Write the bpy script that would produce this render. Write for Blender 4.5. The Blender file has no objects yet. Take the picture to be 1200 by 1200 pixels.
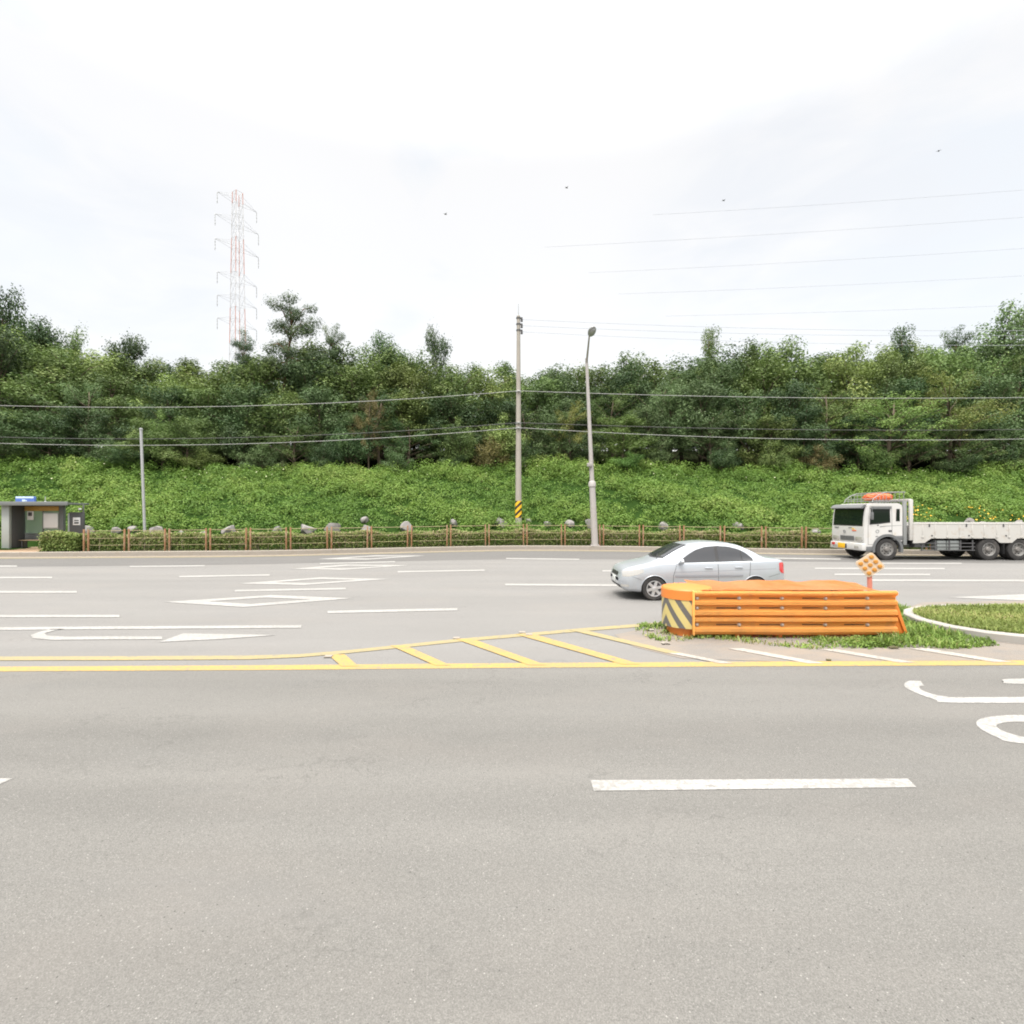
import bpy, bmesh, math, random
import numpy as np
from mathutils import Vector, Matrix, Euler

random.seed(11)
RNG = np.random.default_rng(11)
S = bpy.context.scene
COL = S.collection
PI = math.pi
H = 2.2            # height of the street-survey camera above the road


def G(px, py, z=0.0):
    """Point of the horizontal plane z seen at photo pixel (px, py)."""
    Y = 600.0 * (H - z) / (py - 600.0)
    return ((px - 600.0) * Y / 600.0, Y, z)


def lerp_table(t):
    xs = [a for a, b in t]
    ys = [b for a, b in t]

    def f(x):
        return float(np.interp(x, xs, ys))
    return f


def smooth_table(t, w):
    xs = np.array([a for a, b in t]); ys = np.array([b for a, b in t])
    offs = np.linspace(-w, w, 9)
    ker = np.cos(offs / w * PI / 2) + 0.05
    ker = ker / ker.sum()

    def f(x):
        x = np.asarray(x, float)
        return sum(k * np.interp(x + o, xs, ys) for k, o in zip(ker, offs))
    return f


# ------------------------------------------------------------------ materials
def new_mat(name):
    m = bpy.data.materials.new(name)
    m.use_nodes = True
    nt = m.node_tree
    b = nt.nodes['Principled BSDF']
    return m, nt, b


def node(nt, typ, **kw):
    n = nt.nodes.new(typ)
    for k, v in kw.items():
        if k.startswith('i_'):
            key = k[2:]
            n.inputs[int(key) if key.isdigit() else key].default_value = v
        else:
            setattr(n, k, v)
    return n


def mixc(nt, fac, a, b, blend='MIX'):
    n = nt.nodes.new('ShaderNodeMix')
    n.data_type = 'RGBA'
    n.blend_type = blend
    for sock, v in ((n.inputs[0], fac), (n.inputs[6], a), (n.inputs[7], b)):
        if hasattr(v, 'is_linked'):
            nt.links.new(v, sock)
        elif isinstance(v, (int, float)):
            sock.default_value = v
        else:
            sock.default_value = (v[0], v[1], v[2], 1.0)
    return n.outputs[2]


def noise(nt, vec, scale, detail=3.0, rough=0.55, dist=0.0):
    n = nt.nodes.new('ShaderNodeTexNoise')
    n.inputs['Scale'].default_value = scale
    n.inputs['Detail'].default_value = detail
    n.inputs['Roughness'].default_value = rough
    n.inputs['Distortion'].default_value = dist
    if vec is not None:
        nt.links.new(vec, n.inputs['Vector'])
    return n.outputs['Fac']


def ramp(nt, fac, stops):
    n = nt.nodes.new('ShaderNodeValToRGB')
    cr = n.color_ramp
    while len(cr.elements) < len(stops):
        cr.elements.new(0.5)
    for e, (p, c) in zip(cr.elements, stops):
        e.position = p
        e.color = (c, c, c, 1) if isinstance(c, (int, float)) else (c[0], c[1], c[2], 1)
    nt.links.new(fac, n.inputs['Fac'])
    return n.outputs['Color']


def objco(nt):
    return nt.nodes.new('ShaderNodeTexCoord').outputs['Object']


def worldco(nt):
    return nt.nodes.new('ShaderNodeNewGeometry').outputs['Position']


def mapping(nt, vec, scale=(1, 1, 1), rot=(0, 0, 0), loc=(0, 0, 0)):
    n = nt.nodes.new('ShaderNodeMapping')
    n.inputs['Scale'].default_value = scale
    n.inputs['Rotation'].default_value = rot
    n.inputs['Location'].default_value = loc
    nt.links.new(vec, n.inputs['Vector'])
    return n.outputs['Vector']


def bump(nt, b, h, strength=0.3, dist=0.01):
    n = nt.nodes.new('ShaderNodeBump')
    n.inputs['Strength'].default_value = strength
    n.inputs['Distance'].default_value = dist
    nt.links.new(h, n.inputs['Height'])
    nt.links.new(n.outputs['Normal'], b.inputs['Normal'])


def mat_plain(name, col, rough=0.5, metal=0.0, var=0.12, scale=6.0, dirt=None, dirt_amt=0.0, dscale=3.0, coat=0.0,
              bmp=0.0, spec=None):
    """Colour with a little uneven tone and optional stains of a second colour."""
    m, nt, b = new_mat(name)
    v = objco(nt)
    n1 = noise(nt, v, scale, 5.0, 0.6)
    lo = [c * (1 - var) for c in col]
    hi = [min(1, c * (1 + var)) for c in col]
    c = mixc(nt, n1, lo, hi)
    if dirt is not None:
        n2 = noise(nt, v, dscale, 7.0, 0.68, 0.4)
        f = ramp(nt, n2, [(0.62 - 0.35 * dirt_amt, 0.0), (0.80 - 0.25 * dirt_amt, min(1, 0.35 + dirt_amt))])
        c = mixc(nt, f, c, dirt)
    nt.links.new(c, b.inputs['Base Color'])
    b.inputs['Roughness'].default_value = rough
    b.inputs['Metallic'].default_value = metal
    b.inputs['Coat Weight'].default_value = coat
    if spec is not None:
        b.inputs['Specular IOR Level'].default_value = spec
    if bmp:
        bump(nt, b, n1, bmp, 0.01)
    return m


def mat_asphalt(name, base, tint=(1.0, 0.985, 0.955), track=0.10, cracks=0.35, brown=0.0):
    m, nt, b = new_mat(name)
    p = worldco(nt)
    fine = noise(nt, p, 150.0, 4.0, 0.75)
    grit = noise(nt, p, 38.0, 4.0, 0.75)
    big = noise(nt, mapping(nt, p, (0.12, 0.45, 1)), 1.0, 5.0, 0.6)
    trk = noise(nt, mapping(nt, p, (0.018, 1.1, 1)), 1.0, 2.0, 0.5)
    c0 = [base * t for t in tint]
    c = mixc(nt, ramp(nt, fine, [(0.36, 0.0), (0.66, 1.0)]), [x * 0.66 for x in c0], [x * 1.32 for x in c0])
    c = mixc(nt, ramp(nt, grit, [(0.60, 0.0), (0.74, 0.5)]), c, [x * 1.5 for x in c0])
    c = mixc(nt, ramp(nt, grit, [(0.27, 0.55), (0.36, 0.0)]), c, [x * 0.5 for x in c0])
    c = mixc(nt, 1.0, c, ramp(nt, big, [(0.3, 1.0 - track), (0.7, 1.0 + 0.4 * track)]), 'MULTIPLY')
    c = mixc(nt, 1.0, c, ramp(nt, trk, [(0.3, 1.0 - track), (0.7, 1.0)]), 'MULTIPLY')
    pat = noise(nt, mapping(nt, p, (0.35, 0.6, 1), loc=(31, 7, 0)), 1.0, 6.0, 0.62)
    c = mixc(nt, ramp(nt, pat, [(0.50, 0.0), (0.72, 0.30)]), c, [base * 1.10, base * 1.03, base * 0.96])
    pat2 = noise(nt, mapping(nt, p, (0.25, 0.9, 1), loc=(11, 17, 0)), 1.3, 6.0, 0.65)
    c = mixc(nt, ramp(nt, pat2, [(0.56, 0.0), (0.74, 0.35)]), c, [base * 0.80, base * 0.80, base * 0.79])
    # single pale and dark stones of the aggregate
    for scl, thr, prob, colr in ((46.0, 0.19, 0.93, 1.6), (34.0, 0.16, 0.93, 0.42), (80.0, 0.24, 0.80, 1.32)):
        vs = nt.nodes.new('ShaderNodeTexVoronoi'); vs.inputs['Scale'].default_value = scl
        nt.links.new(p, vs.inputs['Vector'])
        sel = nt.nodes.new('ShaderNodeSeparateColor'); nt.links.new(vs.outputs['Color'], sel.inputs[0])
        g1 = nt.nodes.new('ShaderNodeMath'); g1.operation = 'GREATER_THAN'; g1.inputs[1].default_value = prob; nt.links.new(sel.outputs[0], g1.inputs[0])
        l1 = nt.nodes.new('ShaderNodeMath'); l1.operation = 'LESS_THAN'; l1.inputs[1].default_value = thr; nt.links.new(vs.outputs['Distance'], l1.inputs[0])
        mm = nt.nodes.new('ShaderNodeMath'); mm.operation = 'MULTIPLY'; nt.links.new(g1.outputs[0], mm.inputs[0]); nt.links.new(l1.outputs[0], mm.inputs[1])
        c = mixc(nt, mm.outputs[0], c, [x * colr for x in c0])
    if cracks:
        vo = nt.nodes.new('ShaderNodeTexVoronoi')
        vo.feature = 'DISTANCE_TO_EDGE'
        vo.inputs['Scale'].default_value = 1.0
        wob = nt.nodes.new('ShaderNodeVectorMath'); wob.operation = 'ADD'
        nn = nt.nodes.new('ShaderNodeTexNoise'); nn.inputs['Scale'].default_value = 3.0
        nn.inputs['Detail'].default_value = 6.0
        nt.links.new(p, nn.inputs['Vector'])
        nt.links.new(mapping(nt, p, (0.55, 1.5, 1)), wob.inputs[0])
        nt.links.new(nn.outputs['Color'], wob.inputs[1])
        nt.links.new(wob.outputs[0], vo.inputs['Vector'])
        line = ramp(nt, vo.outputs['Distance'], [(0.004, 1.0), (0.014, 0.0)])
        msk = ramp(nt, noise(nt, mapping(nt, p, (0.5, 0.5, 1), loc=(3, 9, 0)), 1.0, 3.0), [(0.50, 0.0), (0.60, cracks)])
        f = mixc(nt, 1.0, line, msk, 'MULTIPLY')
        c = mixc(nt, f, c, [x * 0.35 for x in c0])
    if brown:
        nb = noise(nt, mapping(nt, p, (0.8, 1.3, 1)), 1.4, 6.0, 0.65)
        c = mixc(nt, ramp(nt, nb, [(0.32, 0.0), (0.62, brown)]), c, (0.27, 0.215, 0.165))
    nt.links.new(c, b.inputs['Base Color'])
    b.inputs['Roughness'].default_value = 0.9
    b.inputs['Specular IOR Level'].default_value = 0.25
    bump(nt, b, fine, 0.35, 0.006)
    return m


def mat_paint_line(name, col, worn, wear=0.35):
    m, nt, b = new_mat(name)
    p = worldco(nt)
    n1 = noise(nt, p, 26.0, 5.0, 0.75)
    n2 = noise(nt, mapping(nt, p, (0.5, 1.2, 1)), 1.6, 4.0, 0.6)
    c = mixc(nt, n2, [x * 0.9 for x in col], [min(0.92, x * 1.05) for x in col])
    mm = nt.nodes.new('ShaderNodeMath'); mm.operation = 'ADD'
    sc = nt.nodes.new('ShaderNodeMath'); sc.operation = 'MULTIPLY'; sc.inputs[1].default_value = 0.35
    nt.links.new(n2, sc.inputs[0]); nt.links.new(n1, mm.inputs[0]); nt.links.new(sc.outputs[0], mm.inputs[1])
    f = ramp(nt, mm.outputs[0], [(0.74 - wear * 0.35, 0.0), (0.92 - wear * 0.25, 0.8)])
    c = mixc(nt, f, c, worn)
    n3 = noise(nt, p, 7.0, 8.0, 0.8)
    c = mixc(nt, ramp(nt, n3, [(0.585 - wear * 0.04, 0.0), (0.64 - wear * 0.04, 0.8)]), c, [0.165, 0.16, 0.15])
    nt.links.new(c, b.inputs['Base Color'])
    b.inputs['Roughness'].default_value = 0.75
    return m


def mat_leaf(name, stops, trans=0.22, hue=0.035, val=0.35, rough=0.62):
    """Leaf colour from a per-leaf tone attribute, varied a little from plant to plant."""
    m, nt, b = new_mat(name)
    at = nt.nodes.new('ShaderNodeAttribute'); at.attribute_name = 'tone'
    c = ramp(nt, at.outputs['Fac'], stops)
    oi = nt.nodes.new('ShaderNodeObjectInfo')
    hs = nt.nodes.new('ShaderNodeHueSaturation')
    mr = nt.nodes.new('ShaderNodeMapRange')
    mr.inputs['To Min'].default_value = 0.5 - hue; mr.inputs['To Max'].default_value = 0.5 + hue
    nt.links.new(oi.outputs['Random'], mr.inputs['Value'])
    nt.links.new(mr.outputs[0], hs.inputs['Hue'])
    m2 = nt.nodes.new('ShaderNodeMath'); m2.operation = 'MULTIPLY'; m2.inputs[1].default_value = 7.31
    m3 = nt.nodes.new('ShaderNodeMath'); m3.operation = 'FRACT'
    nt.links.new(oi.outputs['Random'], m2.inputs[0]); nt.links.new(m2.outputs[0], m3.inputs[0])
    mv = nt.nodes.new('ShaderNodeMapRange')
    mv.inputs['To Min'].default_value = 1 - val; mv.inputs['To Max'].default_value = 1 + val
    nt.links.new(m3.outputs[0], mv.inputs['Value'])
    nt.links.new(mv.outputs[0], hs.inputs['Value'])
    nt.links.new(c, hs.inputs['Color'])
    nt.links.new(hs.outputs[0], b.inputs['Base Color'])
    b.inputs['Roughness'].default_value = rough
    b.inputs['Specular IOR Level'].default_value = 0.3
    tr = nt.nodes.new('ShaderNodeBsdfTranslucent')
    nt.links.new(hs.outputs[0], tr.inputs['Color'])
    mx = nt.nodes.new('ShaderNodeMixShader'); mx.inputs[0].default_value = trans
    out = nt.nodes['Material Output']
    nt.links.new(b.outputs[0], mx.inputs[1]); nt.links.new(tr.outputs[0], mx.inputs[2])
    nt.links.new(mx.outputs[0], out.inputs['Surface'])
    return m


M = {}
M['asphalt'] = mat_asphalt('old_asphalt', 0.197, (1.0, 0.982, 0.958), 0.07, 0.22)
M['asphalt_near'] = mat_asphalt('near_asphalt', 0.168, (1.0, 0.98, 0.932), 0.15, 0.24)
M['asphalt_outer'] = mat_asphalt('outer_lane_asphalt', 0.140, (1.0, 0.98, 0.96), 0.08, 0.2)
M['asphalt_dirty'] = mat_asphalt('dusty_asphalt', 0.192, (1.0, 0.96, 0.91), 0.08, 0.3, 0.55)
M['white_line'] = mat_paint_line('white_road_paint', (0.37, 0.367, 0.36), (0.20, 0.195, 0.185), 0.62)
M['old_white'] = mat_paint_line('faded_white_paint', (0.40, 0.375, 0.34), (0.22, 0.20, 0.18), 0.55)
M['yellow_line'] = mat_paint_line('yellow_road_paint', (0.43, 0.285, 0.062), (0.24, 0.19, 0.11), 0.6)
M['yellow_old'] = mat_paint_line('faded_yellow_paint', (0.37, 0.29, 0.10), (0.22, 0.195, 0.13), 0.8)
M['kerb'] = mat_plain('kerb_concrete', (0.27, 0.245, 0.215), 0.9, var=0.2, scale=3.0, dirt=(0.22, 0.19, 0.15), dirt_amt=0.4, bmp=0.2)
M['kerb_white'] = mat_plain('pale_kerb_concrete', (0.31, 0.298, 0.28), 0.9, var=0.15, scale=5.0, dirt=(0.3, 0.27, 0.23), dirt_amt=0.3, bmp=0.2)
M['gutter'] = mat_plain('gutter_concrete', (0.21, 0.18, 0.145), 0.9, var=0.15, scale=2.0, bmp=0.1)
M['soil'] = mat_plain('soil', (0.12, 0.10, 0.06), 0.95, var=0.4, scale=1.5, dirt=(0.06, 0.09, 0.025), dirt_amt=0.6, dscale=0.6, bmp=0.3)
M['bank_soil'] = mat_plain('bank_soil', (0.022, 0.045, 0.011), 1.0, var=0.4, scale=0.8, bmp=0.3, spec=0.0)  # darkened so the gaps between weeds carry deep shade in their colour
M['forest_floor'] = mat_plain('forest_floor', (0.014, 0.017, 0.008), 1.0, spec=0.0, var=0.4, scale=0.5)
M['paver'] = mat_plain('sidewalk_pavers', (0.30, 0.205, 0.13), 0.9, var=0.12, scale=2.0)
M['dirt_grass'] = mat_plain('island_earth', (0.20, 0.17, 0.095), 0.95, var=0.3, scale=2.5, dirt=(0.10, 0.12, 0.035), dirt_amt=0.7, dscale=1.3, bmp=0.3)
M['far_land'] = mat_plain('far_land', (0.07, 0.09, 0.035), 0.95, var=0.3, scale=0.02)

# ------------------------------------------------------------------ builders


def link(ob, parent=None):
    COL.objects.link(ob)
    if parent is not None:
        ob.parent = parent
    return ob


def tag(o, label=None, cat=None, group=None, kind=None):
    if label: o['label'] = label
    if cat: o['category'] = cat
    if group: o['group'] = group
    if kind: o['kind'] = kind
    return o


def thing(name, label, cat, loc=(0, 0, 0), rot=(0, 0, 0), group=None):
    o = bpy.data.objects.new(name, None)
    o.empty_display_size = 0.2
    o.location = loc
    o.rotation_euler = rot
    COL.objects.link(o)
    return tag(o, label, cat, group)


def build(name, bm, mat, parent=None, smooth=35):
    me = bpy.data.meshes.new(name)
    bmesh.ops.recalc_face_normals(bm, faces=bm.faces)
    bm.to_mesh(me)
    bm.free()
    for x in (mat if isinstance(mat, (list, tuple)) else [mat]):
        me.materials.append(x)
    if smooth:
        me.shade_smooth()
        me.set_sharp_from_angle(angle=math.radians(smooth))
    return link(bpy.data.objects.new(name, me), parent)


def copy_tree(o, parent=None):
    c = o.copy()
    COL.objects.link(c)
    if parent is not None:
        c.parent = parent
    for ch in list(o.children):
        copy_tree(ch, c)
    return c


def BM():
    return bmesh.new()


def box(bm, c, s, bev=0.0, rot=None, seg=2, mi=0):
    r = bmesh.ops.create_cube(bm, size=1.0)
    vs = r['verts']
    bmesh.ops.scale(bm, vec=s, verts=vs)
    fs = list({f for v in vs for f in v.link_faces})
    if bev:
        es = list({e for v in vs for e in v.link_edges})
        rr = bmesh.ops.bevel(bm, geom=es, offset=bev, segments=seg, affect='EDGES', profile=0.5)
        vs = list({v for f in rr['faces'] for v in f.verts} | {v for v in vs if v.is_valid})
        fs = list({f for v in vs for f in v.link_faces})
    if rot is not None:
        bmesh.ops.rotate(bm, cent=(0, 0, 0), matrix=Euler(rot).to_matrix(), verts=vs)
    bmesh.ops.translate(bm, vec=c, verts=vs)
    for f in fs:
        f.material_index = mi
    return vs


def tube(bm, pts, rad, n=8, cap=True, mi=0):
    pts = [Vector(p) for p in pts]
    rs = rad if isinstance(rad, (list, tuple)) else [rad] * len(pts)
    rings = []
    up = Vector((0, 0, 1))
    for i, p in enumerate(pts):
        d = (pts[min(i + 1, len(pts) - 1)] - pts[max(i - 1, 0)]).normalized()
        a = d.cross(up)
        if a.length < 0.05:
            a = d.cross(Vector((0, 1, 0)))
        a.normalize()
        b2 = d.cross(a).normalized()
        rings.append([bm.verts.new(p + (a * math.cos(2 * PI * k / n) + b2 * math.sin(2 * PI * k / n)) * rs[i]) for k in range(n)])
    for r0, r1 in zip(rings, rings[1:]):
        for k in range(n):
            f = bm.faces.new((r0[k], r0[(k + 1) % n], r1[(k + 1) % n], r1[k]))
            f.material_index = mi
    if cap:
        bm.faces.new(rings[0]).material_index = mi
        bm.faces.new(rings[-1]).material_index = mi


def lathe(bm, prof, axis='Z', n=24, c=(0, 0, 0), mi=0, close=False):
    """prof: (radius, along) pairs turned round an axis."""
    rings = []
    c = Vector(c)
    for r, a in prof:
        ring = []
        for k in range(n):
            t = 2 * PI * k / n
            if axis == 'Z':
                v = Vector((r * math.cos(t), r * math.sin(t), a))
            elif axis == 'Y':
                v = Vector((r * math.cos(t), a, r * math.sin(t)))
            else:
                v = Vector((a, r * math.cos(t), r * math.sin(t)))
            ring.append(bm.verts.new(c + v))
        rings.append(ring)
    pairs = list(zip(rings, rings[1:]))
    if close:
        pairs.append((rings[-1], rings[0]))
    for r0, r1 in pairs:
        for k in range(n):
            bm.faces.new((r0[k], r0[(k + 1) % n], r1[(k + 1) % n], r1[k])).material_index = mi
    if not close:
        for ring, (r, a) in ((rings[0], prof[0]), (rings[-1], prof[-1])):
            if r > 1e-5:
                bm.faces.new(ring).material_index = mi
    return rings


def prism(bm, poly, a0, a1, axis='Y', mi=0):
    """poly of 2-D points extruded along an axis (Y: poly is x,z; X: poly is y,z; Z: poly is x,y)."""
    def P(p, a):
        return {'Y': (p[0], a, p[1]), 'X': (a, p[0], p[1]), 'Z': (p[0], p[1], a)}[axis]
    A = [bm.verts.new(P(p, a0)) for p in poly]
    B = [bm.verts.new(P(p, a1)) for p in poly]
    n = len(poly)
    fs = [bm.faces.new(A), bm.faces.new(B[::-1])]
    for i in range(n):
        fs.append(bm.faces.new((A[i], B[i], B[(i + 1) % n], A[(i + 1) % n])))
    for f in fs:
        f.material_index = mi
    return A + B


def grid(bm, fn, us, vs, mi=0):
    R = [[bm.verts.new(fn(u, v)) for v in vs] for u in us]
    for i in range(len(us) - 1):
        for j in range(len(vs) - 1):
            bm.faces.new((R[i][j], R[i + 1][j], R[i + 1][j + 1], R[i][j + 1])).material_index = mi
    return R


def bevel_all(bm, off, seg=2, ang=30):
    es = [e for e in bm.edges if len(e.link_faces) == 2 and e.calc_face_angle(0) > math.radians(ang)]
    bmesh.ops.bevel(bm, geom=es, offset=off, segments=seg, affect='EDGES', profile=0.5, clamp_overlap=True)


def flat(name, pts, z, mat, parent, kind=None):
    bm = BM()
    bm.faces.new([bm.verts.new((p[0], p[1], z)) for p in pts])
    me = bpy.data.meshes.new(name)
    for f in bm.faces:
        f.normal_update()
        if f.normal.z < 0:
            f.normal_flip()
    bmesh.ops.triangulate(bm, faces=bm.faces)
    bm.to_mesh(me); bm.free()
    me.materials.append(mat)
    o = link(bpy.data.objects.new(name, me), parent)
    if kind: o['kind'] = kind
    return o


# leaf-sized faces -----------------------------------------------------------
def leaf_mesh(name, C, N, L, tone, mat, aspect=0.6, rng=RNG, fold=0.12):
    n = len(C)
    N = N / (np.linalg.norm(N, axis=1, keepdims=True) + 1e-9)
    r = rng.normal(size=(n, 3))
    u = np.cross(N, r); u /= (np.linalg.norm(u, axis=1, keepdims=True) + 1e-9)
    v = np.cross(N, u)
    L = np.asarray(L).reshape(-1, 1)
    a = C - u * L * 0.5
    b = C + v * L * aspect * 0.5 + N * L * fold
    c = C + u * L * 0.5 - N * L * 0.1
    d = C - v * L * aspect * 0.5 + N * L * fold
    V = np.stack([a, b, c, d], axis=1).reshape(-1, 3)
    me = bpy.data.meshes.new(name)
    me.vertices.add(4 * n); me.loops.add(4 * n); me.polygons.add(n)
    me.vertices.foreach_set('co', V.astype(np.float32).ravel())
    me.loops.foreach_set('vertex_index', np.arange(4 * n, dtype=np.int32))
    me.polygons.foreach_set('loop_start', np.arange(0, 4 * n, 4, dtype=np.int32))
    me.update(calc_edges=True)
    at = me.attributes.new('tone', 'FLOAT', 'POINT')
    at.data.foreach_set('value', np.repeat(np.clip(tone, 0, 1), 4).astype(np.float32))
    me.materials.append(mat)
    return me


def clump_leaves(centers, radii, flat_=1.0, dens=90.0, size=0.2, rng=RNG, up=0.35, ctone=None, inner=0.45, jit=0.55, lv=0.28):
    """Leaves spread through soft ellipsoid clumps; returns C, N, L, tone."""
    Cs, Ns, Ls, Ts = [], [], [], []
    for i, (c, r) in enumerate(zip(centers, radii)):
        k = max(8, int(dens * r * r))
        d = rng.normal(size=(k, 3)); d /= np.linalg.norm(d, axis=1, keepdims=True)
        rr = r * (inner + (1.08 - inner) * rng.random(k) ** 0.6)
        wob = 1 + 0.22 * np.sin(d[:, 0] * 5 + i) * np.cos(d[:, 1] * 4 + 2 * i)
        p = d * (rr * wob)[:, None]
        p[:, 2] *= flat_
        nn = d + np.array([0, 0, up]) + rng.normal(size=(k, 3)) * jit
        Cs.append(np.asarray(c)[None] + p); Ns.append(nn)
        Ls.append(size * (0.6 + 0.8 * rng.random(k)))
        t0 = (ctone[i] if ctone is not None else rng.random())
        Ts.append(0.12 + 0.6 * t0 + 0.14 - lv / 2 + lv * rng.random(k))
    return np.concatenate(Cs), np.concatenate(Ns), np.concatenate(Ls), np.concatenate(Ts)
# ================================================================== THE SETTING
edge_tab = [(-300, 22.5), (-60, 23.2), (-40, 23.6), (-24.2, 24.2), (-12.5, 25.2), (-4.7, 27.8), (0, 29.2), (6.2, 28.7),
            (14.5, 26.5), (25.4, 25.3), (45, 24.6), (60, 24.3), (300, 23.5)]
EDGE = smooth_table(edge_tab, 3.0)       # far yellow edge line, as Y over X


def KERB(X):
    return EDGE(X) + 0.95


def VERGE(X):
    return KERB(X) + 0.22


FENCE_OFF, HEDGE_OFF, ROCK_OFF, FOOT_OFF = 0.5, 1.15, 2.7, 1.75
VZ = 0.2
bank_px = smooth_table([(-300, 541), (0, 541), (100, 538), (180, 543), (300, 549), (420, 550), (500, 546), (560, 548), (640, 545),
                        (735, 538), (800, 548), (900, 552), (1050, 553), (1150, 552), (1500, 551)], 40)


def bank_top(X):
    """Y and Z of the bank's upper edge above X."""
    Y = KERB(X) + 13.0
    px = 600 + 600 * np.asarray(X, float) / Y
    return Y, H + (600 - bank_px(np.clip(px, -300, 1500))) / 600 * Y - 0.55


def FOOT(X):
    t = np.clip((-22.2 - np.asarray(X, float)) / 1.6, 0, 1)
    return FOOT_OFF + 3.0 * t * t * (3 - 2 * t)


def terrain(X, Y):
    X = np.asarray(X, float); Y = np.asarray(Y, float)
    f = KERB(X) + FOOT(X)
    yt, zt = bank_top(X)
    t = np.clip((Y - f) / (yt - f), 0, 1)
    s = t ** 0.86
    z = 0.22 + (zt - 0.22) * s
    over = np.clip(Y - yt, 0, 400)
    return z + np.minimum(over, 70) * 0.15 + np.clip(over - 70, 0, 400) * 0.03


def xs_dense(a, b, step):
    return np.arange(a, b + step * 0.5, step)


# far land: one sheet to the horizon
flat('ground', [(-2500, -2500), (2500, -2500), (2500, 2500), (-2500, 2500)], -0.05, M['far_land'], None, 'structure')

XR = np.concatenate([np.array([-300, -200, -130, -90]), xs_dense(-64, 64, 1.0), np.array([90, 130, 200, 300])])
bm = BM()
lo = [bm.verts.new((x, -40, 0)) for x in XR]
hi = [bm.verts.new((x, float(KERB(x)), 0)) for x in XR]
for i in range(len(XR) - 1):
    bm.faces.new((lo[i], lo[i + 1], hi[i + 1], hi[i]))
road = build('road', bm, M['asphalt'], None, 0)
tag(road, kind='structure')


def strip(name, f0, f1, z, mat, parent, xs=XR):
    bm = BM()
    a = [bm.verts.new((x, float(f0(x)), z)) for x in xs]
    b2 = [bm.verts.new((x, float(f1(x)), z)) for x in xs]
    for i in range(len(xs) - 1):
        bm.faces.new((a[i], a[i + 1], b2[i + 1], b2[i]))
    return build(name, bm, mat, parent, 0)


def px_curve(pts):
    w = [G(*p) for p in pts]
    return smooth_table([(p[0], p[1]) for p in w], 0.8)


# newer, darker asphalt of the outermost lane, the near carriageway, the dusty hatched median
outer_edge = smooth_table([(-300, 17.5), (-60, 19.5), (-22.3, 20.4), (-12, 21.3), (-4, 23.2), (0, 23.9), (5.5, 23.8), (12, 22.8),
                           (20, 22.0), (60, 20.5), (300, 18)], 3.0)
strip('outer_lane', outer_edge, lambda x: KERB(x) - 0.62, 0.004, M['asphalt_outer'], road)
NEARLINE = lerp_table([(-300, 7.15), (-7.2, 7.2), (0.0, 7.34), (7.5, 7.5), (40, 7.55), (300, 7.6)])
strip('near_lane', lambda x: -39.0, NEARLINE, 0.004, M['asphalt_near'], road)
strip('yellow_edge_line', lambda x: EDGE(x) - 0.15, lambda x: EDGE(x) + 0.15, 0.012, M['yellow_old'], road)
strip('gutter', lambda x: KERB(x) - 0.62, lambda x: KERB(x) - 0.02, 0.004, M['gutter'], road)

# --- painted markings (parts of the road)
MZ = 0.008


def quad(name, p, mat, z=MZ):
    flat(name, [G(*q) for q in p], z, mat, road)


def dash(x0, y0, x1, y1, t, mat=None, name='lane_line', skew=0.0):
    h = t / 2 * 0.88
    quad(name, [(x0 - skew, y0 - h), (x1 - skew, y1 - h), (x1 + skew, y1 + h), (x0 + skew, y0 + h)], mat or M['white_line'])


W = M['white_line']
dash(-60, 663.6, 20, 663.6, 1.7)
dash(-70, 677.3, 61, 677, 2.1)
dash(-120, 694, 90, 694, 2.6)
dash(-160, 722.5, 140, 722.3, 3.2)
dash(-160, 738.2, 353, 734.6, 3.6)
dash(152, 664, 240, 663.2, 1.6)
dash(210, 676, 316, 674, 2.0)
dash(275, 692.6, 405, 690, 2.4)
dash(384, 717.6, 536, 714.3, 3.2)
dash(375, 660.6, 463, 658.4, 1.5)
dash(466, 670.3, 568, 668.4, 1.9)
dash(593, 654.6, 679, 655.6, 1.4)
dash(592, 685.3, 737, 686.3, 2.4)
dash(706, 669.2, 775, 669.6, 1.8)
dash(905, 654.2, 985, 655.4, 1.4)
dash(1030, 660.2, 1127, 660.4, 1.6)
dash(955, 666.2, 1107, 666.5, 1.8)
dash(978, 673.3, 1090, 673.5, 2.0)
dash(1022, 680.2, 1330, 681, 2.5)
# big arrow running out of the frame on the right
quad('road_arrow', [(1110, 700.3), (1206, 696.4), (1300, 699), (1206, 704.2)], W)
# diamonds announcing the crossing: one per lane


def diamond(L, T, R_, B, th):
    c = ((L[0] + R_[0]) / 2, (T[1] + B[1]) / 2)
    out = [G(*p) for p in (L, T, R_, B)]
    # each side is a bar of its own inside one mesh
    bm = BM()
    C = Vector(((out[0][0] + out[2][0]) / 2, (out[1][1] + out[3][1]) / 2, 0))
    o = [Vector(p) for p in out]
    inn = []
    for k, p in enumerate(o):
        d = p - C
        s = th[0] if k in (0, 2) else th[1]
        inn.append(C + d * s)
    vo = [bm.verts.new((p.x, p.y, MZ)) for p in o]
    vi = [bm.verts.new((p.x, p.y, MZ)) for p in inn]
    for k in range(4):
        bm.faces.new((vo[k], vo[(k + 1) % 4], vi[(k + 1) % 4], vi[k]))
    me = build('diamond_marking', bm, W, road, 0)


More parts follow.
